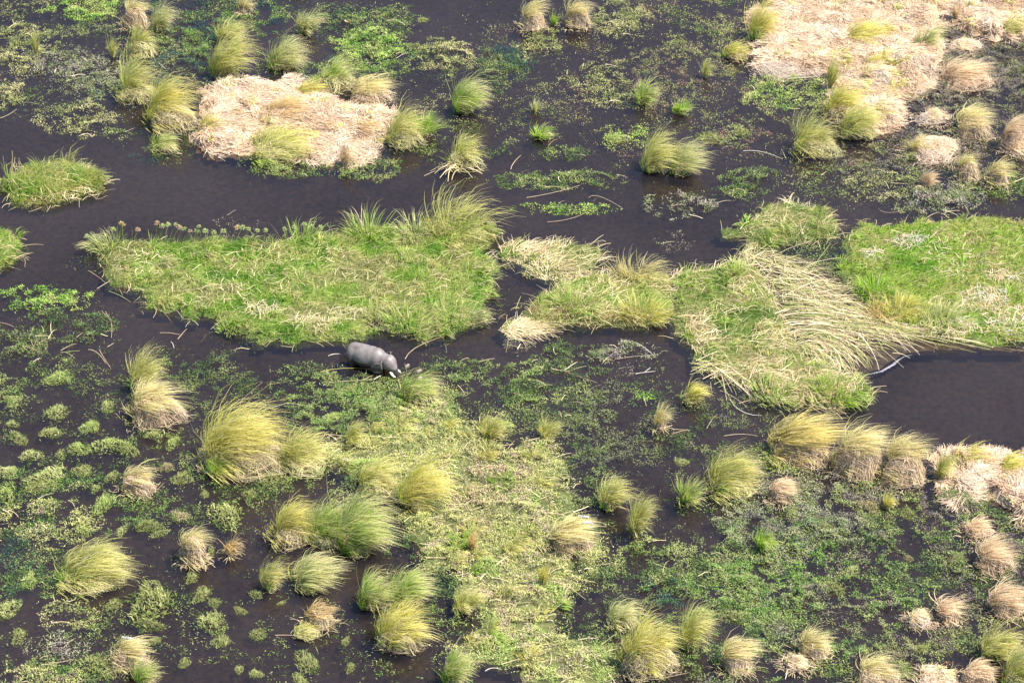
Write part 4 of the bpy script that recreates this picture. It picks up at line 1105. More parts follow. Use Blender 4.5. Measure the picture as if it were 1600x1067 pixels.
for i, (x0, y0, x1, y1, label) in enumerate(MOUNDS):
    rng = np.random.RandomState(2000 + i)
    s = ppm((y0 + y1) / 2); rx = (x1 - x0) / s / 2
    X = gxy((x0 + x1) / 2, y1 - (y1 - y0) * .42)
    ry = rx * .85; h = max(.35, ((y1 - y0) / s - ry * 1.17) / .81 * .6 + .2)
    root = thing("straw_mound", label, "straw mound", (X[0], X[1], 0), "dry straw mounds")
    link("straw_core", dome_mesh("straw_core", rng, rx * .80, ry * .80, h * .86, M_STRAWBED, 22, 8, .10), root)
    tb = thatch_buf(rng, rx, ry, h * 1.04, int(400 + (x1 - x0) * (y1 - y0) * .3), wid=.04, seg=3, swirl=1.1, lift=.22,
                    col=(A(.52, .41, .31), A(.72, .58, .45)) if "grey" not in label else (A(.46, .38, .31), A(.66, .56, .46)))
    m_ = int(60 + (x1 - x0) * 1.4); aa = rng.rand(m_) * 6.28; q_ = rng.uniform(.75, 1.6, m_)
    stalks(tb, rng, np.stack([np.cos(aa) * q_ * rx, np.sin(aa) * q_ * ry], -1), .04 + .12 * rng.rand(m_), aa + rng.normal(0, .9, m_), rng.uniform(.3, 1.2, m_), .028, palette_mix(rng, rng.rand(m_, 2) * 9, PINKC + [A(.3, .24, .16)] * 2, 1.5, 3), bend=.7, seg=3)
    for k_ in range(3):
        tt = tuft_buf(rng, rx * 1.1, h * 1.1 + .6, ['straw', 'straw', 'pale'][k_], int(90 + (x1 - x0) * 1.2), lean=rng.uniform(.9, 1.5), spread=.9, droop=1.5, rb=.5, lock=9, wid=.03)
        v, q, c = bufcat(tt)
        tb.add(v + np.float32([rng.uniform(-.45, .3) * rx, rng.uniform(-.3, .45) * ry, h * .55]), q, c)
    tag(link("thatch", tb.mesh("thatch", M_STRAW), root), kind="stuff")

# ------------------------------------------------------------------ mats of water plants one can tell apart
MATP = {'olive': OLIVE, 'mid': MIDG, 'dark': DARKG, 'green': GREENS[:3] + [A(.30, .34, .10)], 'pale': PALEW, 'debris': DEBRIS, 'rust': RUST, 'greyg': [A(.16, .19, .08), A(.24, .26, .13), A(.32, .31, .20), A(.26, .22, .19)]}
MATS = [
 # x0,y0,x1,y1,palette,density,blade height,label
 (70, -14, 192, 34, 'green', 60, .45, "bright grassy mat at the top edge beside the pale first tussock"),
 (-12, 24, 76, 118, 'olive', 60, .35, "large olive weed mat in the far corner, around a slender tuft"),
 (36, 66, 132, 116, 'greyg', 55, .3, "greyish weed mat between the far-corner mat and the tussock line"),
 (108, 86, 192, 142, 'greyg', 55, .3, "dull rounded weed mat beside the tussock line above the channel"),
 (52, 158, 170, 210, 'olive', 42, .35, "ragged olive weed mat at the far shore of the channel over the round islet"),
 (-10, 124, 38, 176, 'olive', 55, .35, "olive weed mat at the picture edge above the round islet"),
 (156, 196, 200, 224, 'mid', 30, .35, "little drifting sprig mat in the channel before the big yellow comb"),
 (640, 52, 740, 112, 'olive', 60, .35, "oval olive mat in the upper water behind the lone green-footed tussock"),
 (524, 36, 632, 106, 'green', 65, .4, "bright green mat of leafy weed beside the upper open water"),
 (590, 8, 645, 38, 'mid', 35, .4, "small sprawling sprig mat near the top edge in open water"),
 (815, 44, 880, 88, 'olive', 55, .3, "olive mat at the foot of the pale tussock pair"),
 (934, -10, 1012, 64, 'olive', 55, .3, "broad olive mat at the top edge beyond the pale tussock pair"),
 (892, 88, 1000, 168, 'olive', 42, .3, "wide thin olive mat of floating weed beside the tan-collared tussock"),
 (844, 228, 916, 250, 'mid', 50, .4, "short green weed bar, farther of three parallel ones in the upper channel"),
 (772, 266, 974, 296, 'mid', 55, .55, "long grey-green weed bar, middle of three parallel ones in the upper channel"),
 (800, 318, 972, 334, 'green', 45, .45, "low narrow weed bar with bent straws, nearer of three parallel ones"),
 (946, 192, 1008, 234, 'green', 45, .35, "small yellow-green weed mat beside the double tussock"),
 (746, 74, 822, 124, 'dark', 45, .4, "dark teal leafy mat in the upper water behind the little sprig"),
 (1008, 300, 1124, 338, 'greyg', 50, .45, "grey-green weed bar in the channel below the double tussock"),
 (1114, 256, 1212, 310, 'mid', 55, .5, "weed mat with a straw tail lying in the channel off the round olive tussock"),
 (1248, 264, 1278, 290, 'mid', 30, .3, "tiny weed mat in the reflection of the round olive tussock"),
 (1408, 282, 1538, 332, 'greyg', 55, .5, "grey-green weed mat under the tiny straw tuft by the far channel"),
 (1532, 268, 1612, 306, 'mid', 55, .4, "green weed mat at the picture edge around the thick windblown tuft"),
 (10, 444, 134, 490, 'green', 60, .5, "green weed mat of two lobes in the water before the long reed island's tip"),
 (42, 482, 168, 540, 'dark', 48, .5, "dark sprawling weed mat with broken reeds at its edge"),
 (-10, 506, 74, 560, 'dark', 52, .45, "dark weed mat at the picture edge below the two-lobed mat"),
 (-12, 582, 46, 640, 'mid', 50, .4, "leafy green mat at the picture edge among lime hummocks"),
 (50, 552, 112, 592, 'mid', 38, .4, "small tufted mat with trailing ends above a lime hummock"),
 (672, 552, 762, 610, 'mid', 55, .6, "green weed bank beside the elephant's pale green tussock, across a narrow lane"),
 (774, 552, 866, 640, 'mid', 60, .6, "tall triangular weed mat in the middle of the narrow gap"),
 (848, 530, 942, 590, 'dark', 40, .5, "thin dark weed mat with pale fallen reeds in the narrow gap"),
 (924, 532, 1028, 574, 'greyg', 45, .4, "greyish weed mat with a pale stick at the gap's far shore"),
 (794, 522, 830, 550, 'debris', 60, .35, "small brown tangle floating by the gap's reed raft"),
 (946, 574, 990, 602, 'debris', 55, .3, "small brown matted tangle near the white forked stick"),
 (980, 608, 1024, 632, 'green', 60, .35, "small green hump of weed near the arching reed tuft"),
 (870, 590, 940, 640, 'mid', 26, .4, "scattered weed fringe trailing off the triangular mat"),
 (330, 338, 400, 372, 'debris', 16, .3, "tangle of sunken dead stems beyond the papyrus edge"),
 (1034, 360, 1078, 392, 'debris', 26, .35, "drifting tangle of brown stems in the dark water beyond the reed islands"),
 (-10, 778, 142, 852, 'pale', 55, .35, "large domed weed mat over bright green water in the near shallows"),
 (56, 938, 156, 982, 'olive', 50, .35, "flat olive weed mat under the wide low tussock"),
 (-14, 1032, 124, 1080, 'pale', 60, .35, "yellow-green weed mat at the bottom corner"),
 (-12, 878, 62, 918, 'mid', 48, .35, "weed mat with a lime tip at the picture edge near the wide low tussock"),
 (40, 984, 130, 1032, 'greyg', 45, .35, "grey-green weed mat above the bottom corner's yellow one"),
 (960, 836, 1122, 926, 'mid', 50, .45, "dark green weed bank curling round the teal pool"),
 (1180, 690, 1262, 735, 'green', 30, .3, "thin green weed lying about the spiky straw tussock's foot"),
 (800, 626, 900, 672, 'dark', 28, .4, "loose dark weed at the far corner of the near floating meadow"),
 (1128, 186, 1196, 228, 'rust', 48, .25, "reddish-olive weed mat near the upright sprig in the upper water"),
 (1176, 108, 1296, 174, 'green', 42, .25, "yellow-green floating weed under the greyish straw mound"),
 (392, 232, 500, 278, 'mid', 60, .5, "green weed fringe on the water under the straw island's crescent tussock"),
 (506, 248, 622, 280, 'mid', 55, .45, "green weed fringe along the straw island's shore beside the upright straw tuft"),
 (232, 214, 300, 246, 'dark', 40, .4, "dark weed fringe around the little green tuft at the straw island's corner"),
 (1304, 258, 1416, 322, 'olive', 36, .3, "thin olive weed mat between the straw tongue and the far channel"),
]
for i, (x0, y0, x1, y1, pal, dens, H, label) in enumerate(MATS):
    rng = np.random.RandomState(3000 + i)
    s = ppm((y0 + y1) / 2)
    rr = min((x1 - x0) / s, (y1 - y0) / s / .6) / 2
    ar = Area(ell_pts(x0, y0 + (y1 - y0) * .12, x1, y1), amp=min(rr * (.35 if "bar" in label else .6), 2.2), freq=max(1.4, rr * .8), seed=300 + i, h=.08, slope=.1, lump=.03)
    root = thing("water_plant_mat", label, "weed mat", (ar.c[0], ar.c[1], 0), "mats of water plants")
    b = Buf()
    X, z, sd = ar.sample(rng, dens * 1.45, -.35, lambda X: np.clip((fbm(X[:, 0], X[:, 1], 1.1, i, 3) - .36) * 5, .03, 1))
    k = rng.rand(len(X)) < .45
    c = palette_mix(rng, X, MATP[pal], 1.6, i + 40, .25)
    zr = np.clip(fbm(X[:, 0], X[:, 1], 1.5, i + 77, 3) - .42, 0, 1) * 1.6 * np.clip(sd + .2, 0, 1) * (H / .45)
    sward(b, rng, X[k] - ar.c, .02 + zr[k], H * np.clip(.5 + sd[k] * .5, .4, 1.1), c[k], .25, .035, seg=2, tilt=.6)
    fleck(b, rng, X[~k] - ar.c, .03 + zr[~k] + rng.rand((~k).sum()) * H * .3 * np.clip(sd[~k], .1, 1), .22, .032, c[~k])
    n = int(len(X) * .0025) + 1
    j = rng.randint(0, len(X), n)
    stalks(b, rng, X[j] - ar.c, .15 + rng.rand(n) * .2, rng.normal(.2, .8, n), rng.uniform(.6, 2.0, n), .035, palette_mix(rng, X[j], STRAWC, 2, 5), bend=.5)
    tag(link("foliage", b.mesh("foliage", M_WEED), root), kind="stuff")

# ------------------------------------------------------------------ the pale floating meadow, near middle
rng = np.random.RandomState(91)
MEAD = [(470, 706), (520, 690), (545, 655), (600, 622), (660, 612), (720, 616), (748, 650), (800, 676), (850, 668), (885, 690), (896, 760), (912, 800), (934, 850), (912, 915), (905, 980),
        (948, 1010), (930, 1060), (900, 1100), (800, 1100), (770, 1050), (728, 1000), (716, 958), (690, 930), (640, 890), (628, 860), (610, 790), (560, 770), (510, 745)]
ar = Area(MEAD, amp=6.0, freq=5, seed=91, sink=1.3, h=.16, slope=.12, lump=.10)
mead = thing("floating_meadow", "pale yellow-green floating meadow of matted weed running down to the bottom edge", "floating meadow", (ar.c[0], ar.c[1], 0))
ar.h, ar.slope = .12, .05
link("weed_bed", ar.base("weed_bed", M_SCUM), mead)
b = Buf()
X, z, sd = ar.sample(rng, 135, -1.6, lambda X: np.clip((fbm(X[:, 0], X[:, 1], 1.3, 92) - .33) * 5, .05, 1))
k = rng.rand(len(X)) < np.clip(.22 + sd * .26, .05, 1); X, z, sd = X[k], z[k], sd[k]
z = z + np.clip(fbm(X[:, 0], X[:, 1], 1.7, 95, 4) - .42, 0, 1) * 2.2 * np.clip(sd, 0, 1)
px = topx(X)
c = palette_mix(rng, X, PALEW + [A(.45, .45, .18), A(.27, .36, .09)], 2.6, 93, .2)
red = np.exp(-(((px[:, 0] - 765) / 55) ** 2 + ((px[:, 1] - 755) / 55) ** 2)) + .6 * np.exp(-(((px[:, 0] - 790) / 60) ** 2 + ((px[:, 1] - 940) / 30) ** 2))
m = rng.rand(len(X)) < red * .65
c[m] = palette_mix(rng, X[m], [A(.30, .20, .15), A(.38, .27, .19), A(.46, .32, .22), A(.16, .12, .08)], 1.5, 94)
k = rng.rand(len(X)) < .4
sward(b, rng, X[k] - ar.c, np.maximum(z[k], .0) + .02, .34, c[k], .3, .03, seg=2, tilt=.6)
fleck(b, rng, X[~k] - ar.c, np.maximum(z[~k], 0) + .03 + rng.rand((~k).sum()) * .10, .22, .032, c[~k])
tag(link("foliage", b.mesh("foliage", M_WEED), mead), kind="stuff")
b = Buf()
X, z, sd = ar.sample(rng, .5, .3)
stalks(b, rng, X - ar.c, np.maximum(z, 0) + .25, rng.normal(.3, .8, len(X)), rng.uniform(.6, 2.2, len(X)), .035, palette_mix(rng, X, STRAWC, 2, 5))
tag(link("dry_straw", b.mesh("dry_straw", M_STRAW), mead), kind="stuff")
b = Buf(); n = 60
cl = gxy(rng.uniform(520, 880, n), rng.uniform(650, 1040, n))
cl = cl[ar.sd(cl) > .8]
for cc in cl:
    t = tuft_buf(rng, rng.uniform(1.2, 2.6), rng.uniform(.9, 1.9), ['olive', 'yellow', 'olive', 'lush'][rng.randint(4)], 90, lean=rng.uniform(.2, .9), spread=.8, rb=.4, lock=10)
    b.add(np.concatenate(t.v) + np.float32([cc[0] - ar.c[0], cc[1] - ar.c[1], .1]), np.concatenate(t.q), np.concatenate(t.c))
tag(link("grass_sprig", b.mesh("grass_sprig", M_GRASS), mead), kind="stuff")

# ------------------------------------------------------------------ small cushion hummocks in the near shallows
HUM = [(88, 640, 46, 'l'), (141, 664, 38, 'g'), (171, 692, 34, 'g'), (123, 698, 32, 'g'), (90, 588, 34, 'g'), (19, 660, 24, 'l'), (80, 673, 28, 'l'), (48, 708, 28, 'l'), (95, 708, 24, 'l'), (167, 631, 26, 'l'),
       (30, 683, 22, 'l'), (240, 678, 20, 'l'), (161, 785, 36, 'g'), (234, 970, 56, 'o'), (238, 934, 58, 'o'), (147, 1035, 50, 'o'), (130, 826, 24, 'g'), (230, 818, 36, 'o'), (249, 832, 18, 'o'),
       (190, 826, 30, 'l'), (76, 741, 40, 'l'), (128, 733, 25, 'o'), (352, 802, 30, 'l'), (282, 804, 30, 't'), (260, 728, 20, 't'), (330, 969, 36, 'l'), (336, 939, 22, 'o'), (316, 926, 20, 'o'),
       (375, 952, 22, 'o'), (402, 988, 28, 'o'), (400, 926, 24, 'o'), (481, 1031, 30, 'o'), (374, 1044, 18, 'l'), (288, 1034, 22, 'o'), (400, 1050, 24, 'l'), (470, 1062, 36, 'l'), (178, 940, 34, 'o'),
       (12, 770, 26, 'g'), (20, 620, 26, 'l'), (46, 905, 20, 'g'), (14, 735, 30, 'l'), (200, 700, 26, 'o'), (175, 742, 24, 'o'), (205, 760, 20, 'o'), (150, 760, 22, 'l'), (60, 760, 26, 'o'),
       (330, 860, 20, 'o'), (300, 900, 22, 'o'), (345, 1000, 18, 'o'), (440, 940, 18, 'o'), (548, 1040, 26, 'o'), (540, 1000, 18, 'o'), (10, 950, 34, 'l'), (30, 990, 30, 'o'), (240, 1000, 20, 'o'),
       (285, 745, 22, 'o'), (320, 770, 18, 'o'), (390, 770, 22, 'o'), (420, 745, 20, 'o'), (520, 650, 30, 'g'), (610, 660, 34, 'g'), (545, 605, 24, 'o'), (225, 610, 24, 'g'), (270, 690, 30, 'g'),
       # far waters and right side
       (668, 640, 30, 'l'), (1095, 955, 24, 'l'), (1290, 820, 26, 'o'), (1330, 890, 30, 'l'), (1300, 915, 28, 'o'), (1170, 900, 26, 'l'), (1240, 800, 22, 'l'), (1420, 800, 26, 'o'), (1150, 960, 28, 'o'),
       (1210, 720, 24, 'g'), (1310, 760, 24, 'l'), (1358, 790, 28, 't'), (1420, 870, 22, 't'), (1490, 870, 24, 't'), (1440, 1010, 26, 'o'), (1065, 720, 20, 'l'), (1170, 150, 26, 'l'), (1110, 215, 22, 'o'),
       (1160, 205, 26, 'o'), (960, 215, 22, 'g'), (660, 30, 20, 'o'), (1190, 130, 20, 'l'), (1240, 120, 24, 'g')]
HP = {'l': ([A(.46, .48, .20), A(.54, .54, .25), A(.36, .40, .14)], "pale yellow-green"), 'g': ([A(.34, .44, .12), A(.42, .49, .17), A(.48, .50, .21)], "lime green"),
      'o': ([A(.34, .36, .14), A(.42, .42, .18), A(.27, .30, .10)], "olive"), 't': ([A(.44, .36, .22), A(.38, .35, .16), A(.52, .42, .28)], "tan")}
LM = [("the huge yellow dome tussock", 385, 700), ("the small curling fringed tussock", 218, 750), ("the lone green-and-straw tussock", 310, 850), ("the wide sideways-combed tussock", 150, 890),
      ("the curled tussock with a white seed stem", 205, 1015), ("the ragged straw-topped tussock", 245, 630), ("the small orange tuft", 368, 848), ("the orange-topped tuft", 505, 962),
      ("the paired tussocks under the big swept clump", 470, 890), ("the two-lobed green mat", 70, 468), ("the elephant", 583, 575), ("the spiky straw tussock", 1262, 690), ("the leaning olive tussock", 1150, 740),
      ("the pale green tuft in grey weed", 1197, 840), ("the teal pool", 1045, 930), ("the small pale tussock in green weed", 1275, 1005), ("the windswept straw pair", 1390, 720),
      ("the pinkish swept dome tussock", 1575, 935), ("the double dark-footed tussock", 1055, 235), ("the lower greyish straw mound", 1240, 92), ("the ragged straw tuft on black weed", 1490, 952),
      ("the round olive fringed tussock", 1278, 215), ("the lone green-footed tussock", 735, 150)]
HMESH = {}
for key, (cols, _n) in HP.items():
    for v in range(6):
        rng = np.random.RandomState(4000 + v + ord(key) * 7)
        b = Buf(); n = 380
        r = rng.rand(n) ** .60 * .97; a = rng.rand(n) * 6.28
        lump = 1 + .32 * np.sin(2 * a + v) + .28 * np.sin(3 * a + 2 * v + 1) + .08 * np.sin(5 * a + v)
        X = np.stack([np.cos(a), np.sin(a) * .95], -1) * (r * lump)[:, None]
        z = np.clip(.34 * (1 - r ** 2), 0, 1)
        c = np.array(cols)[rng.randint(0, len(cols), n)] * rng.uniform(.75, 1.15, (n, 1))
        sward(b, rng, X, z, .30, c, .22, .03, seg=2, tilt=.55)
        n2 = 120; a = rng.rand(n2) * 6.28; r = rng.uniform(.7, 1.1, n2)
        X = np.stack([np.cos(a) * r * 1.1, np.sin(a) * r], -1)
        fleck(b, rng, X, .02, .26, .035, palette_mix(rng, X, MIDG, 1, v), tilt=(.05, .5))
        HMESH[key, v] = (b.mesh("grass_hummock", M_GRASS), None)
from collections import defaultdict
byl = defaultdict(list)
for (x, y, w, k) in HUM:
    g = gxy(x, y); L = [np.hypot(*(gxy(lx, ly) - g)) for (_n, lx, ly) in LM]
    j = int(np.argmin(L)); byl[j, k].append((L[j], x, y, w))
ORD = ["first", "second", "third", "fourth", "fifth", "sixth", "seventh", "eighth", "ninth", "tenth", "eleventh", "twelfth"]
rng = np.random.RandomState(44)
for (j, k), rows in byl.items():
    rows.sort()
    for i, (_d, x, y, w) in enumerate(rows):
        s = ppm(y); rad = w / s / 2
        size = "tiny" if w < 23 else "small" if w < 36 else "broad"
        g = gxy(x, y + w * .12)
        label = f"{size} {HP[k][1]} hummock" + (f", {ORD[i]} from " if len(rows) > 1 else " by ") + LM[j][0]
        o = link("grass_hummock", HMESH[k, rng.randint(6)][0], None, (g[0], g[1], 0))
        rad *= float(np.clip(rng.lognormal(0, .22), .6, 1.5))
        o.scale = (rad * rng.uniform(.85, 1.5), rad * rng.uniform(.6, 1.1), rad * rng.uniform(1.0, 1.4)); o.rotation_euler = (0, 0, rng.uniform(-3.1, 3.1))
        tag(o, label, "hummock", "small cushion hummocks in the shallows")

# ------------------------------------------------------------------ loose reeds afloat
ST = A(.60, .50, .34); PK = A(.55, .40, .28); WH = A(.74, .68, .60); GN = A(.42, .46, .18); BR = A(.36, .26, .17)
STICKS = [
 ([(174, 505), (175, 517), (174, 529)], ST, "pale reed pointing down from the broken cluster off the long island's tip"),
 ([(159, 487), (168, 498), (175, 505)], PK, "pinkish reed in the broken cluster off the long island's tip"),
 ([(165, 488), (172, 500), (181, 504)], ST, "second reed crossing the broken cluster off the long island's tip"),
 ([(157, 496), (168, 504), (176, 503)], BR, "brown reed low in the broken cluster off the long island's tip"),
 ([(95, 549), (107, 543), (119, 538)], PK, "pinkish fallen reed above a green one beyond the lime hummocks"),
 ([(95, 552), (110, 551), (125, 549)], GN, "greenish fallen reed lying flat beside a pinkish one"),
 ([(103, 552), (110, 556), (117, 561)], GN, "short green reed crossing under the flat greenish one"),
 ([(155, 547), (163, 562), (173, 576)], PK, "stout brown-pink stalk afloat behind the lime hummocks"),
 ([(138, 547), (152, 553), (165, 568)], ST, "curved pale stalk beside the stout brown-pink one"),
 ([(168, 543), (173, 541), (178, 537)], ST, "short pale reed alone in the open water before the ragged tussock"),
 ([(267, 535), (270, 539), (272, 545)], WH, "short whitish reed in open water beyond the dark leafy weed"),
 ([(170, 456), (188, 464), (204, 473)], GN, "straight pale green reed floating along the long island's shore"),
 ([(137, 524), (144, 521), (151, 517)], WH, "short whitish reed at the rim of the dark sprawling mat"),
 ([(120, 528), (126, 524), (130, 521)], PK, "short pink reed at the rim of the dark sprawling mat"),
 ([(53, 511), (50, 519), (47, 527)], ST, "thin upright-lying reed between the two dark mats"),
 ([(60, 530), (54, 540), (51, 553)], BR, "brown reed leaning in a cross at the dark mat by the picture edge"),
 ([(48, 531), (50, 538), (53, 545)], PK, "shorter reed of the cross at the dark mat by the picture edge"),
 ([(0, 505), (11, 508), (22, 512)], PK, "pinkish reed lying at the picture edge above the dark mat"),
 ([(250, 521), (265, 522), (281, 524)], ST, "thin pale reed in the lane below the long island"),
 ([(278, 531), (286, 522), (292, 515)], PK, "bent tan reed reaching off the long island's near shore"),
 ([(138, 424), (150, 432), (166, 444)], PK, "curved pinkish reed hanging off the long island's tip"),
 ([(152, 452), (165, 445), (178, 436)], ST, "pale reed leaning out from the long island's tip"),
 ([(500, 582), (545, 577), (606, 581)], A(.55, .48, .16), "long yellow reed floating beside the elephant's flank"),
 ([(513, 557), (522, 555), (531, 554)], WH, "short white reed behind the elephant's rump"),
 ([(570, 594), (578, 590), (586, 587)], PK, "short pinkish reed under the elephant's belly"),
 ([(584, 594), (592, 590), (600, 586)], WH, "short white reed under the elephant's head"),
 ([(514, 598), (545, 597), (580, 594)], ST, "pale reed lying on the weed in front of the elephant"),
 ([(580, 600), (588, 599), (597, 601)], ST, "short tan reed in front of the elephant's trunk"),
 ([(565, 534), (559, 520), (575, 505)], ST, "bent pale stalk rising behind the elephant's back"),
 ([(633, 562), (655, 542), (706, 523)], A(.52, .40, .24), "long brown reed slanting away from the elephant's tussock"),
 ([(993, 585), (1004, 584), (1024, 581)], WH, "white forked stick floating in the narrow gap"),
 ([(941, 568), (953, 558), (965, 548)], ST, "straight pale reed stuck across the gap's thin dark mat"),
 ([(995, 537), (1008, 546), (1022, 557)], WH, "whitish reed sloping down beside the greyish mat"),
 ([(963, 562), (988, 559), (1012, 557)], ST, "level tan reed along the greyish mat in the gap"),
 ([(879, 580), (905, 590), (933, 599)], PK, "long pinkish reed lying below the thin dark mat"),
 ([(888, 582), (902, 577), (916, 573)], ST, "short reed crossing the long pinkish one"),
 ([(1161, 237), (1190, 239), (1223, 250)], WH, "pale curved stalk floating in the upper water by the round olive tussock"),
 ([(1228, 249), (1224, 241), (1221, 234)], ST, "short upright twig near the pale curved stalk"),
 ([(1372, 327), (1385, 334), (1409, 331)], PK, "bent reed in the channel beyond the bright green meadow"),
 ([(823, 310), (865, 303), (906, 291)], ST, "straw lying along the middle weed bar's near edge"),
 ([(850, 326), (866, 325), (882, 324)], ST, "pale straw on the nearer weed bar"),
 ([(920, 310), (937, 309), (972, 326)], ST, "bent straw elbow at the end of the nearer weed bar"),
 ([(855, 348), (890, 344), (918, 332)], PK, "bent tan reed trailing below the nearer weed bar"),
 ([(798, 266), (803, 256), (814, 244)], ST, "thin stalk standing at the end of the middle weed bar"),
 ([(1245, 385), (1264, 379), (1284, 368)], ST, "straw slanting across the dark lane before the scruffy reed hump"),
 ([(1125, 585), (1140, 598), (1151, 619)], GN, "curved pale green reed below the trampled reed bank"),
 ([(1125, 611), (1146, 622), (1168, 638)], ST, "long thin reed pointing to the spiky straw tussock"),
 ([(1140, 625), (1160, 645), (1190, 650)], WH, "thick pale reed curling on the dark weed beyond the spiky tussock"),
 ([(1155, 631), (1168, 628), (1183, 625)], ST, "thin reed level below the reed bank's green corner"),
 ([(1131, 682), (1158, 680), (1184, 682)], ST, "level pale reed in dark weed behind the leaning olive tussock"),
 ([(1104, 671), (1112, 658), (1121, 648)], BR, "brown reed slanting in the dark weed"),
 ([(1050, 671), (1064, 673), (1079, 673)], ST, "tan reed, farther of two lying parallel in the dark weed"),
 ([(1050, 679), (1062, 676), (1074, 672)], PK, "tan reed, closer of two lying parallel in the dark weed"),
 ([(1081, 577), (1091, 582), (1100, 589)], ST, "short reed off the reed bank's outer corner"),
 ([(1110, 598), (1111, 607), (1113, 616)], PK, "short reed standing over the bent straw tuft"),
 ([(1262, 634), (1285, 634), (1308, 635)], ST, "level straw floating above the spiky straw tussock"),
 ([(1242, 642), (1252, 636), (1266, 630)], PK, "pinkish stem in the tangle above the spiky straw tussock"),
 ([(663, 276), (690, 266), (715, 262)], ST, "loose straw in the channel by the splayed stalks"),
 ([(758, 1049), (770, 1045), (784, 1047)], WH, "white twig floating in the dark inlet at the bottom"),
 ([(430, 993), (455, 994), (470, 996)], PK, "long thin stem across dark water below the orange-topped tuft"),
 ([(0, 186), (14, 181), (26, 172)], ST, "broken reed at the picture edge above the round islet"),
 ([(28, 388), (50, 384), (68, 384)], ST, "broken stem jutting over water from the cut reed clump"),
 ([(247, 98), (253, 105), (259, 109)], WH, "curved bleached stalk in the weed behind the big yellow comb"),
 ([(700, 500), (716, 494), (736, 492)], ST, "reed jutting into the gap from the long island's end"),
 ([(806, 484), (810, 474), (814, 464)], GN, "thin green reed standing in the gap's open water"),
]
rng = np.random.RandomState(55)
for pts, col, label in STICKS:
    p = gxy([q[0] for q in pts], [q[1] for q in pts])
    c = p.mean(0)
    t = np.linspace(0, 1, 6)[:, None]
    Q = (1 - t) ** 2 * p[0] + 2 * (1 - t) * t * (2 * p[1] - .5 * p[0] - .5 * p[2]) + t ** 2 * p[2] - c
    P = np.zeros((1, 6, 3)); P[0, :, :2] = Q; P[0, :, 2] = .10 + .07 * np.sin(np.linspace(0, 3.14, 6))
    b = Buf(); d = nrm(Q[-1] - Q[0])
    for S in (A(-d[1], d[0], .25), A(d[1] * .3, -d[0] * .3, 1)):
        b.strips(P, .034 * np.linspace(1, .6, 6)[None] * (1.25 if col is WH or "stout" in label or "thick" in label else 1), nrm(S)[None], np.tile(col, (1, 6, 1)) * rng.uniform(.7, 1.0, (1, 6, 1)))
    if "forked" in label:
        P2 = np.array([[P[0, 3], P[0, 3] + A(.25, .25, .1), P[0, 3] + A(.6, .5, .2)]]); b.strips(P2, np.full((1, 3), .05), A(0, 0, 1)[None], np.tile(col, (1, 3, 1)))
    o = link("fallen_reed", b.mesh("fallen_reed", M_STRAW), None, (c[0], c[1], 0))
    tag(o, label, "reed", "loose reeds afloat on the water")

# ------------------------------------------------------------------ small white-headed bird on the weed by the upper water
def bird():
    import bmesh
    at = gxy(542, 40)
    root = thing("bird", "small brown bird with a white head perched at the upper water's edge", "bird", (at[0], at[1], .35))
    def part(name, ells, mat):
        bm = bmesh.new()
        for c, r in ells: bmesh.ops.create_icosphere(bm, subdivisions=2, radius=1, matrix=Matrix.Translation(c) @ Matrix.Diagonal((*r, 1)))
        me = bpy.data.meshes.new(name); bm.to_mesh(me); bm.free(); me.materials.append(mat); me.shade_smooth()
        o = link(name, me, root)
        rm = o.modifiers.new("r", 'REMESH'); rm.mode = 'VOXEL'; rm.voxel_size = .015; rm.use_smooth_shade = True
        return o
    brown = noise_mat("brown_feather", (.22, .09, .04), (.34, .15, .06), 12, .7, .1)
    white = noise_mat("white_feather", (.74, .72, .68), (.82, .80, .77), 12, .7, .1)
    part("body", [((0, 0, .12), (.20, .11, .12)), ((.17, 0, .09), (.16, .07, .05)), ((-.12, 0, .17), (.10, .09, .10)), ((-.02, .04, -.06), (.02, .02, .16)), ((-.02, -.04, -.06), (.02, .02, .16)), ((-.02, .04, -.26), (.015, .015, .12)), ((-.02, -.04, -.26), (.015, .015, .12))], brown)
    part("head", [((-.17, 0, .27), (.08, .07, .09)), ((-.13, 0, .18), (.09, .08, .10)), ((-.26, 0, .26), (.05, .02, .02))], white)
bird()

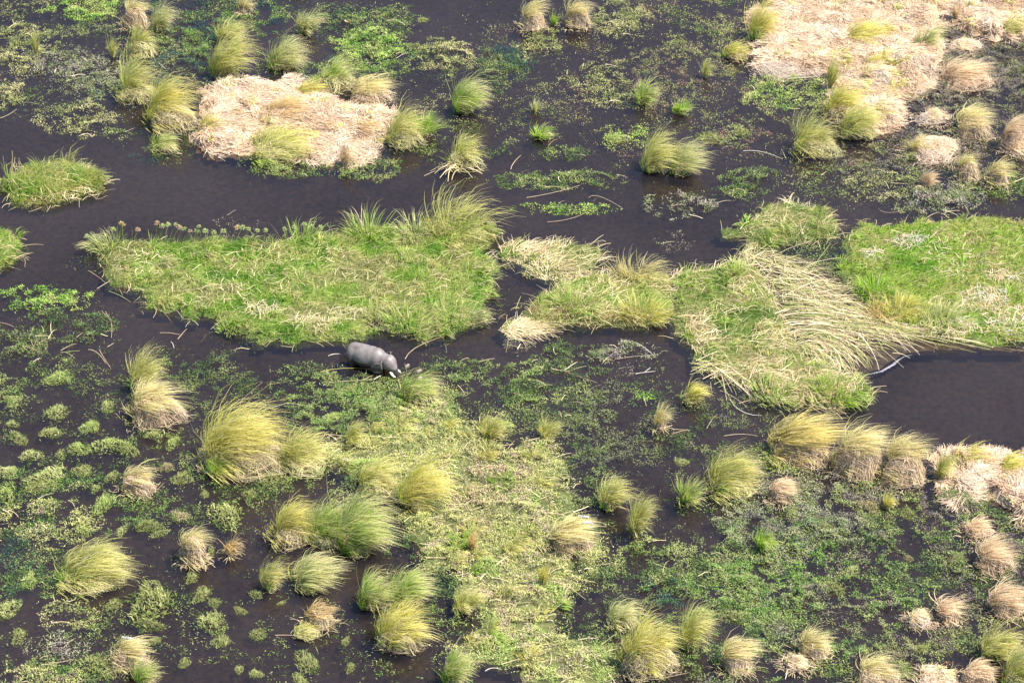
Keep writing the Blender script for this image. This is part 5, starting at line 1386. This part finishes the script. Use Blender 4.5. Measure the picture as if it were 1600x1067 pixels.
# ------------------------------------------------------------------ uncountable water weed over the shallows; teal flecks partly stand for reflected sky
FIELDS = [
 # cx, cy, rx, ry, density, leaf length, palette, clump size, threshold
 (110, 85, 150, 100, 34, .32, MIDG, 1.6, .46), (60, 60, 120, 90, 18, .30, OLIVE, 2.0, .45), (150, 110, 120, 80, 14, .3, [A(.2, .19, .15), A(.26, .26, .17), A(.17, .18, .10)], 2.2, .45),
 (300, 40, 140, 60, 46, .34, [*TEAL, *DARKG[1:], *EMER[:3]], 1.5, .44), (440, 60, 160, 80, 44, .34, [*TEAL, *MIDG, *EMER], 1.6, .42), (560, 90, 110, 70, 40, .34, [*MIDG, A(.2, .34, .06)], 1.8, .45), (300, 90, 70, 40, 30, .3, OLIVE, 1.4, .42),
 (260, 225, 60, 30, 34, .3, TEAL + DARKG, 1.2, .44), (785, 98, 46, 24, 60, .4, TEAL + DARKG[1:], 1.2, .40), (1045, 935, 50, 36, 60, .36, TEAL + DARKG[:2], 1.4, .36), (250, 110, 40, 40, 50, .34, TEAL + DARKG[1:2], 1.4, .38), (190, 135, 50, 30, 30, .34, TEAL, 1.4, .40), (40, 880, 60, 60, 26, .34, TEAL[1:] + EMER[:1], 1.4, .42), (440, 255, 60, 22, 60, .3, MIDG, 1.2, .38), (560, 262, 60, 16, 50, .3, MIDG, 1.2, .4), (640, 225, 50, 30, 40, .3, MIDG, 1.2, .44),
 (700, 140, 110, 60, 34, .32, DARKG + [A(.2, .26, .08)], 1.6, .46), (740, 225, 70, 50, 40, .32, MIDG, 1.4, .45), (720, 170, 60, 30, 30, .3, OLIVE, 1.4, .45), (830, 180, 60, 45, 30, .32, MIDG, 1.4, .46),
 (690, 30, 160, 40, 7, .3, MIDG, 1.4, .50), (850, 90, 150, 80, 12, .28, RUST + OLIVE[:2], 1.8, .47), (960, 140, 160, 90, 20, .28, OLIVE[:3] + RUST[:1], 1.8, .46), (1060, 90, 110, 90, 46, .28, OLIVE[:3] + RUST, 1.8, .43),
 (1110, 150, 120, 90, 26, .28, RUST + OLIVE[:2], 1.6, .45), (1130, 50, 80, 60, 50, .28, OLIVE[:3] + EMER[:1], 1.5, .42), (1150, 20, 60, 50, 30, .28, OLIVE, 1.4, .42), (1180, 190, 90, 50, 26, .28, RUST + OLIVE[:2], 1.6, .46),
 (1040, 240, 120, 60, 14, .28, RUST + MIDG, 1.6, .48), (900, 200, 120, 60, 10, .28, RUST + OLIVE[:2], 1.6, .47), (1240, 150, 70, 40, 60, .26, [A(.22, .30, .07), *OLIVE[:3]], 1.5, .40),
 (1450, 180, 170, 110, 60, .30, OLIVE[:2] + DEBRIS + [A(.10, .11, .05)], 1.8, .40), (1530, 110, 100, 70, 90, .34, DEBRIS + [A(.07, .06, .05), A(.13, .11, .09)], 2.0, .34), (1390, 230, 80, 60, 40, .28, OLIVE[:2] + RUST, 1.5, .44),
 (1540, 215, 90, 60, 45, .3, OLIVE[:2] + DEBRIS, 1.6, .42), (1400, 285, 160, 40, 26, .3, MIDG, 1.6, .46), (1560, 290, 70, 30, 40, .3, MIDG, 1.5, .44), (1280, 270, 60, 40, 12, .3, OLIVE, 1.5, .46), (1380, 165, 60, 50, 40, .3, DEBRIS, 1.4, .42),
 (1200, 300, 120, 40, 6, .3, MIDG, 1.5, .5), (1300, 395, 60, 30, 26, .4, MIDG, 1.4, .44), (1330, 420, 30, 40, 40, .4, MIDG, 1.4, .42),
 # left shallows
 (90, 560, 130, 80, 12, .36, DARKG, 1.5, .48), (60, 640, 120, 80, 16, .34, DARKG + MIDG[1:2], 1.5, .47), (230, 640, 110, 80, 40, .36, DARKG + MIDG[1:3], 1.7, .45), (310, 600, 90, 50, 44, .36, DARKG, 1.7, .45),
 (210, 720, 120, 80, 22, .36, DARKG + MIDG, 1.5, .46), (110, 800, 150, 70, 44, .36, DARKG + EMER + MIDG[2:], 1.7, .43), (30, 760, 70, 60, 30, .36, EMER + DARKG, 1.5, .45), (90, 930, 170, 70, 34, .36, DARKG + MIDG[2:] + EMER[:2], 1.7, .45),
 (70, 1020, 150, 60, 50, .36, DARKG + MIDG[1:] + EMER[:2], 1.8, .43), (260, 770, 90, 60, 24, .34, MIDG, 1.4, .46), (330, 790, 110, 60, 12, .34, MIDG, 1.4, .48), (380, 900, 170, 120, 7, .34, MIDG, 1.4, .49), (400, 1010, 180, 70, 10, .34, MIDG, 1.4, .48),
 (230, 960, 90, 80, 18, .34, MIDG, 1.5, .47), (370, 750, 120, 40, 40, .36, MIDG, 1.5, .43), (410, 640, 90, 50, 30, .36, DARKG, 1.5, .45), (480, 640, 110, 60, 70, .38, [*DARKG, A(.12, .22, .04), *MIDG[2:]], 1.6, .40),
 (560, 640, 90, 50, 70, .38, MIDG + [A(.16, .28, .05)], 1.6, .38), (640, 640, 90, 50, 60, .38, MIDG[1:] + [A(.2, .32, .07)], 1.6, .38), (500, 740, 80, 40, 50, .36, MIDG, 1.4, .42), (640, 850, 40, 60, 80, .38, DARKG, 1.4, .38), (700, 930, 40, 60, 50, .36, MIDG, 1.4, .42),
 (520, 600, 90, 22, 24, .36, DARKG, 1.4, .45), (700, 600, 70, 40, 40, .38, DARKG, 1.4, .44), (560, 980, 120, 70, 8, .34, MIDG, 1.4, .48), (720, 1050, 60, 40, 30, .34, MIDG, 1.4, .44), (640, 1060, 60, 30, 30, .34, DARKG + EMER[:2], 1.4, .42),
 # gap and right middle
 (1000, 660, 220, 60, 34, .34, DARKG + [A(.13, .13, .09), A(.2, .22, .09)], 1.6, .44), (930, 690, 90, 40, 40, .32, [A(.11, .12, .07), A(.18, .19, .09)], 1.5, .42), (1110, 690, 130, 60, 22, .34, DARKG + [A(.16, .18, .08)], 1.6, .46), (850, 640, 90, 40, 34, .34, DARKG, 1.4, .44),
 (910, 600, 120, 40, 8, .34, DARKG, 1.4, .48), (1060, 600, 60, 40, 18, .34, DARKG, 1.4, .45), (900, 760, 60, 90, 50, .32, DARKG + MIDG[2:], 1.4, .42), (960, 800, 70, 80, 16, .3, DARKG, 1.4, .46), (920, 940, 50, 110, 44, .34, DARKG + MIDG[2:], 1.5, .42),
 (1090, 800, 80, 60, 20, .32, DARKG, 1.5, .46), (1180, 760, 110, 50, 22, .32, DARKG + MIDG[2:], 1.5, .45), (960, 1030, 70, 50, 26, .34, MIDG, 1.5, .44),
 # lower right weed
 (1240, 800, 110, 60, 80, .30, [A(.15, .14, .12), A(.24, .23, .18), A(.28, .28, .15), A(.17, .20, .08), A(.20, .19, .17)], 1.8, .36), (1200, 870, 130, 80, 80, .32, [*MIDG, A(.22, .22, .12), *EMER[1:3]], 1.8, .37), (1330, 880, 150, 100, 62, .32, [*MIDG[:3], *EMER[:3], A(.09, .10, .05), A(.24, .23, .14), A(.16, .15, .10)], 1.9, .39),
 (1400, 790, 120, 50, 70, .32, [*MIDG, *DEBRIS], 1.8, .38), (1470, 850, 140, 90, 64, .32, [*DARKG, A(.22, .27, .07), *DEBRIS[:2], A(.06, .06, .05)], 1.8, .38), (1560, 800, 70, 60, 50, .32, [*MIDG, *DEBRIS], 1.6, .40),
 (1160, 950, 110, 70, 70, .32, [*DARKG, *MIDG[1:], *EMER[:2]], 1.7, .38), (1300, 990, 160, 80, 66, .32, [*DARKG[1:], *EMER[:3], *MIDG[2:], *DEBRIS[:3]], 1.8, .39), (1230, 1050, 170, 50, 70, .32, [*MIDG, *EMER[:2], A(.2, .19, .12)], 1.8, .37), (1450, 1000, 140, 80, 64, .32, [*DARKG, *OLIVE[:2], *DEBRIS[:2]], 1.8, .38),
 (1500, 1050, 140, 50, 70, .32, [A(.2, .17, .08), *OLIVE[:2], A(.26, .15, .08)], 1.8, .38), (1560, 930, 70, 90, 50, .32, [A(.07, .07, .05), *DARKG, *DEBRIS[:2]], 1.6, .40), (1110, 1040, 60, 40, 50, .32, [*DARKG, A(.2, .2, .14)], 1.6, .40),
 (1500, 760, 60, 30, 40, .3, MIDG, 1.4, .42), (1060, 950, 70, 60, 40, .34, [*DARKG, *EMER[:2]], 1.5, .42),
 # thin fringes everywhere
 (250, 480, 60, 20, 12, .3, DARKG, 1.3, .46), (420, 545, 60, 10, 14, .3, DARKG, 1.3, .46), (140, 425, 40, 30, 4, .3, MIDG, 1.3, .5), (1500, 310, 120, 20, 20, .3, MIDG, 1.4, .46),
]
rng = np.random.RandomState(66)
groups = {"water_weed": Buf()}
for i, (cx, cy, rx, ry, dens, ln, cols, cs, thr) in enumerate(FIELDS):
    lo = gxy(cx - rx * 1.3, cy + ry * 1.3); hi = gxy(cx + rx * 1.3, cy - ry * 1.3)
    x0 = min(lo[0], gxy(cx - rx * 1.3, cy - ry * 1.3)[0]); x1 = max(hi[0], gxy(cx + rx * 1.3, cy + ry * 1.3)[0])
    if cy > 540 and cx < 560: dens = dens * .85 + 3
    if cy < 330 and 640 < cx < 1250: dens = dens * .75
    low = cx > 1040 and cy > 770
    if low: dens = dens * .8
    n = int((x1 - x0) * (hi[1] - lo[1]) * dens * 2.0)
    X = np.stack([rng.uniform(x0, x1, n), rng.uniform(lo[1], hi[1], n)], -1)
    p = topx(X)
    e = ((p[:, 0] - cx) / rx) ** 2 + ((p[:, 1] - cy) / ry) ** 2
    soft = np.clip(1.45 - e * .9, 0, 1)
    nz = .62 * fbm(X[:, 0], X[:, 1], cs * 1.9, 201 + i % 5, 3) + .38 * fbm(X[:, 0], X[:, 1], .7, 301, 2)
    keep = rng.rand(n) < soft * np.clip((nz - thr - (.095 if low else .07)) * 10, .010, 1)
    X = X[keep]
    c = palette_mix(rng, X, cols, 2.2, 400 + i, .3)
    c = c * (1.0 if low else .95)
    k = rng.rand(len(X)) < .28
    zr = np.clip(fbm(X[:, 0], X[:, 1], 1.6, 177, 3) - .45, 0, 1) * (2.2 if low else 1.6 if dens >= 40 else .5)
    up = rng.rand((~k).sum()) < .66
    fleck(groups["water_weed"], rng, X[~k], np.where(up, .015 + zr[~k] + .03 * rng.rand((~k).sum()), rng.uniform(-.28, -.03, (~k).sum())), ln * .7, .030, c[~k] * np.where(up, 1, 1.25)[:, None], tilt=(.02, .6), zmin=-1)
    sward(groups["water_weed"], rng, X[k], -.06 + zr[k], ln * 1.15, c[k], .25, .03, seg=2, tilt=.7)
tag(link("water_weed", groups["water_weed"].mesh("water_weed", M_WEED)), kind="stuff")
